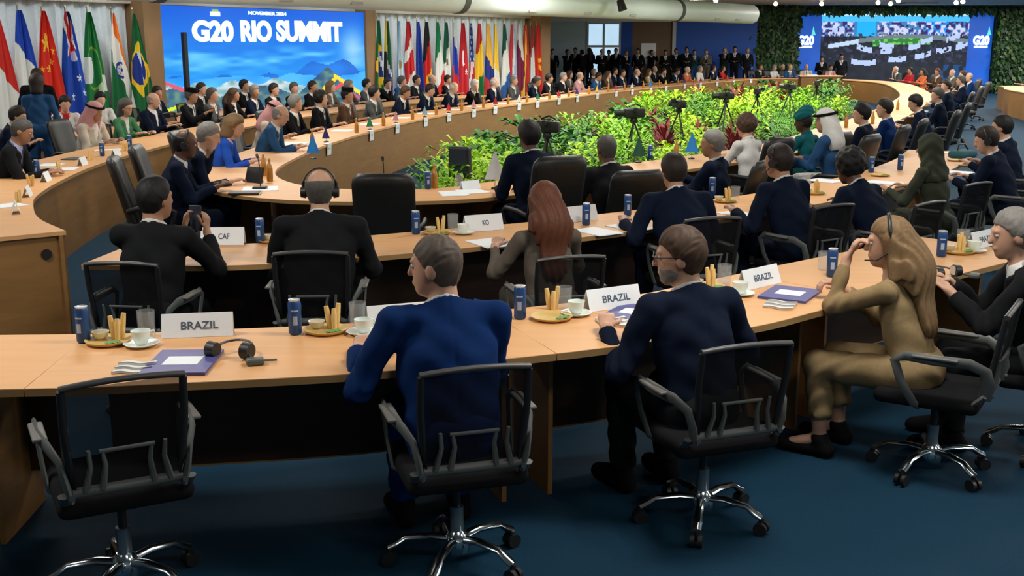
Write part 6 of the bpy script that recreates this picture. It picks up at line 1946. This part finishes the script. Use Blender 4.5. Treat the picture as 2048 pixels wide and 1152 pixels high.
# planting bed
BED = offset(RING, 1.15, True)[:-1]
gb = MB().prism([tuple(p) for p in BED[::3]], 0.0, 0.06).build('planting_bed', mat('dark_soil', (.02, .016, .01), .95, var=.4, scale=12), None)
tag(gb, 'dark soil bed of the garden inside the ring table', 'garden bed')
def inside(p, poly):
    x, y = p
    q = np.roll(poly, -1, 0)
    m = (poly[:, 1] > y) != (q[:, 1] > y)
    xs = (q[m, 0] - poly[m, 0]) * (y - poly[m, 1]) / (q[m, 1] - poly[m, 1]) + poly[m, 0]
    return bool((x < xs).sum() % 2)
INB = offset(RING, 1.45, True)[:-1]
rr = random.Random(5)
pts, tries = [], 0
while len(pts) < 290 and tries < 16000:
    tries += 1
    y = 11.0 + 33.0 * rr.random() ** 1.25
    x = rr.uniform(-2, 13)
    gap = .44 + .020 * (y - 11)
    if not inside((x, y), INB) or math.hypot(x - 11.6, y - 42.2) < 1.5: continue
    if any((x - a) ** 2 + (y - b) ** 2 < gap * gap for a, b in pts): continue
    pts.append((x, y))
RC = U(1405, 262, .55)
for x, y in pts:
    n = vnoise(np.array([x * .45]), np.array([y * .28]), 31)[0] + rr.uniform(-.12, .12)
    sc = .92 + .012 * (y - 11) + rr.uniform(-.12, .15)
    dred = math.hypot((x - RC[0]) / 1.5, (y - RC[1]) / 1.1)
    if dred < 1: k, tint = 'cordyline', 'cordyline'
    elif n < .30: k, tint = 'broad', 'broad'
    elif n < .44: k, tint = 'fern', 'fern'
    elif n < .58: k, tint = 'lime', 'lime'
    elif n < .66: k, tint = 'lime', 'lime2'
    elif n < .80: k, tint = 'lime', 'mid'
    elif n < .88: k, tint = 'cordyline', 'cordyline'
    else: k, tint = 'broad', 'mid'
    plant(x, y, k, tint, sc, rr.randrange(2), rr.uniform(0, 6.28))
# potted palms at the far end
def palm(px, y, h, lab):
    zc = y * math.cos(PITCH)
    t = thing('potted_palm', lab, 'plant', ((px - 1024) / FPX * zc, y, .32))
    o = obj('foliage', make_plant('palm', px), leafmat('palm'), t); tag(o, kind='stuff'); o.scale = (h, h, h)
    MB().lathe([(.16, 0), (.2, .3), (.22, .4), (.18, .4), (.1, .36)], 14).build('pot', M_BLACK, t)
    MB().tube([(0, 0, .35), (.02, 0, 1.0 * h)], [.04, .025], 8).build('trunk', m_stem, t)
palm(1382, 47.55, .8, 'tall potted palm before the blue far wall')
palm(1312, 47.9, .6, 'low potted palm among the standing press')
# video cameras standing among the plants
def mk_cam():
    t = thing('video_camera', 'x', 'camera')
    MB().rbox((0, 0, 1.0), (.12, .30, .13), .02).build('camera_body', M_BLACK, t, auto=60)
    MB().tube([(0, .15, 1.0), (0, .28, 1.0)], [.045, .055], 14).build('lens', M_BLACK, t, auto=50)
    MB().tube([(0, -.10, 1.09), (0, -.02, 1.13), (0, .08, 1.09)], .012, 6).build('top_handle', M_BLACK, t)
    MB().rbox((-.11, .0, 1.05), (.09, .05, .07), .01).build('viewfinder', M_BLACK, t)
    MB().lathe([(.05, .86), (.06, .90), (.04, .935)], 14).build('tripod_head', M_BLACK, t)
    for k in range(3):
        a = k * 2 * PI / 3 + .5
        MB().tube([(0, 0, .88), (math.cos(a) * .32, math.sin(a) * .32, .06)], .014, 6).build('leg', M_BLACK, t)
    return t
VC = Proto(mk_cam)
for px, py, rz, lab in ((1095, 262, 70, 'black video camera among plants right of the slim man'), (1268, 233, 95, 'black video camera beside the red plants'), (1358, 214, 20, 'black video camera before the ring panel'), (1452, 197, 100, 'black video camera with viewfinder at the garden middle'), (1515, 187, 160, 'black video camera at the far third of the garden'), (1580, 178, 40, 'black video camera beyond the garden middle'), (1634, 170, 170, 'black video camera nearest the far display'), (1302, 226, 15, 'small black camera by the ring panel flowers')):
    x, y = U(px, py, 1.0)
    if px == 1302: continue
    VC.put((x, y, .05 if inside((x, y), BED) else 0), R(rz), lab, 'video cameras in the garden')
x, y = U(920, 312, .82)
mt = thing('monitor', 'black floor monitor standing in the plants near the white pennant', 'monitor', (x, y, .05), R(160))
MB().rbox((0, 0, .70), (.24, .10, .34), .02).build('housing', M_BLACK, mt)
MB().box((0, .055, .72), (.2, .004, .26)).build('screen', mat('phone_glass', (.02, .03, .05), .1), mt)
MB().tube([(0, 0, .05), (0, 0, .55)], .02, 8).build('post', M_BLACK, mt)
MB().lathe([(.16, 0), (.16, .02), (.02, .05)], 16).build('foot', M_BLACK, mt)
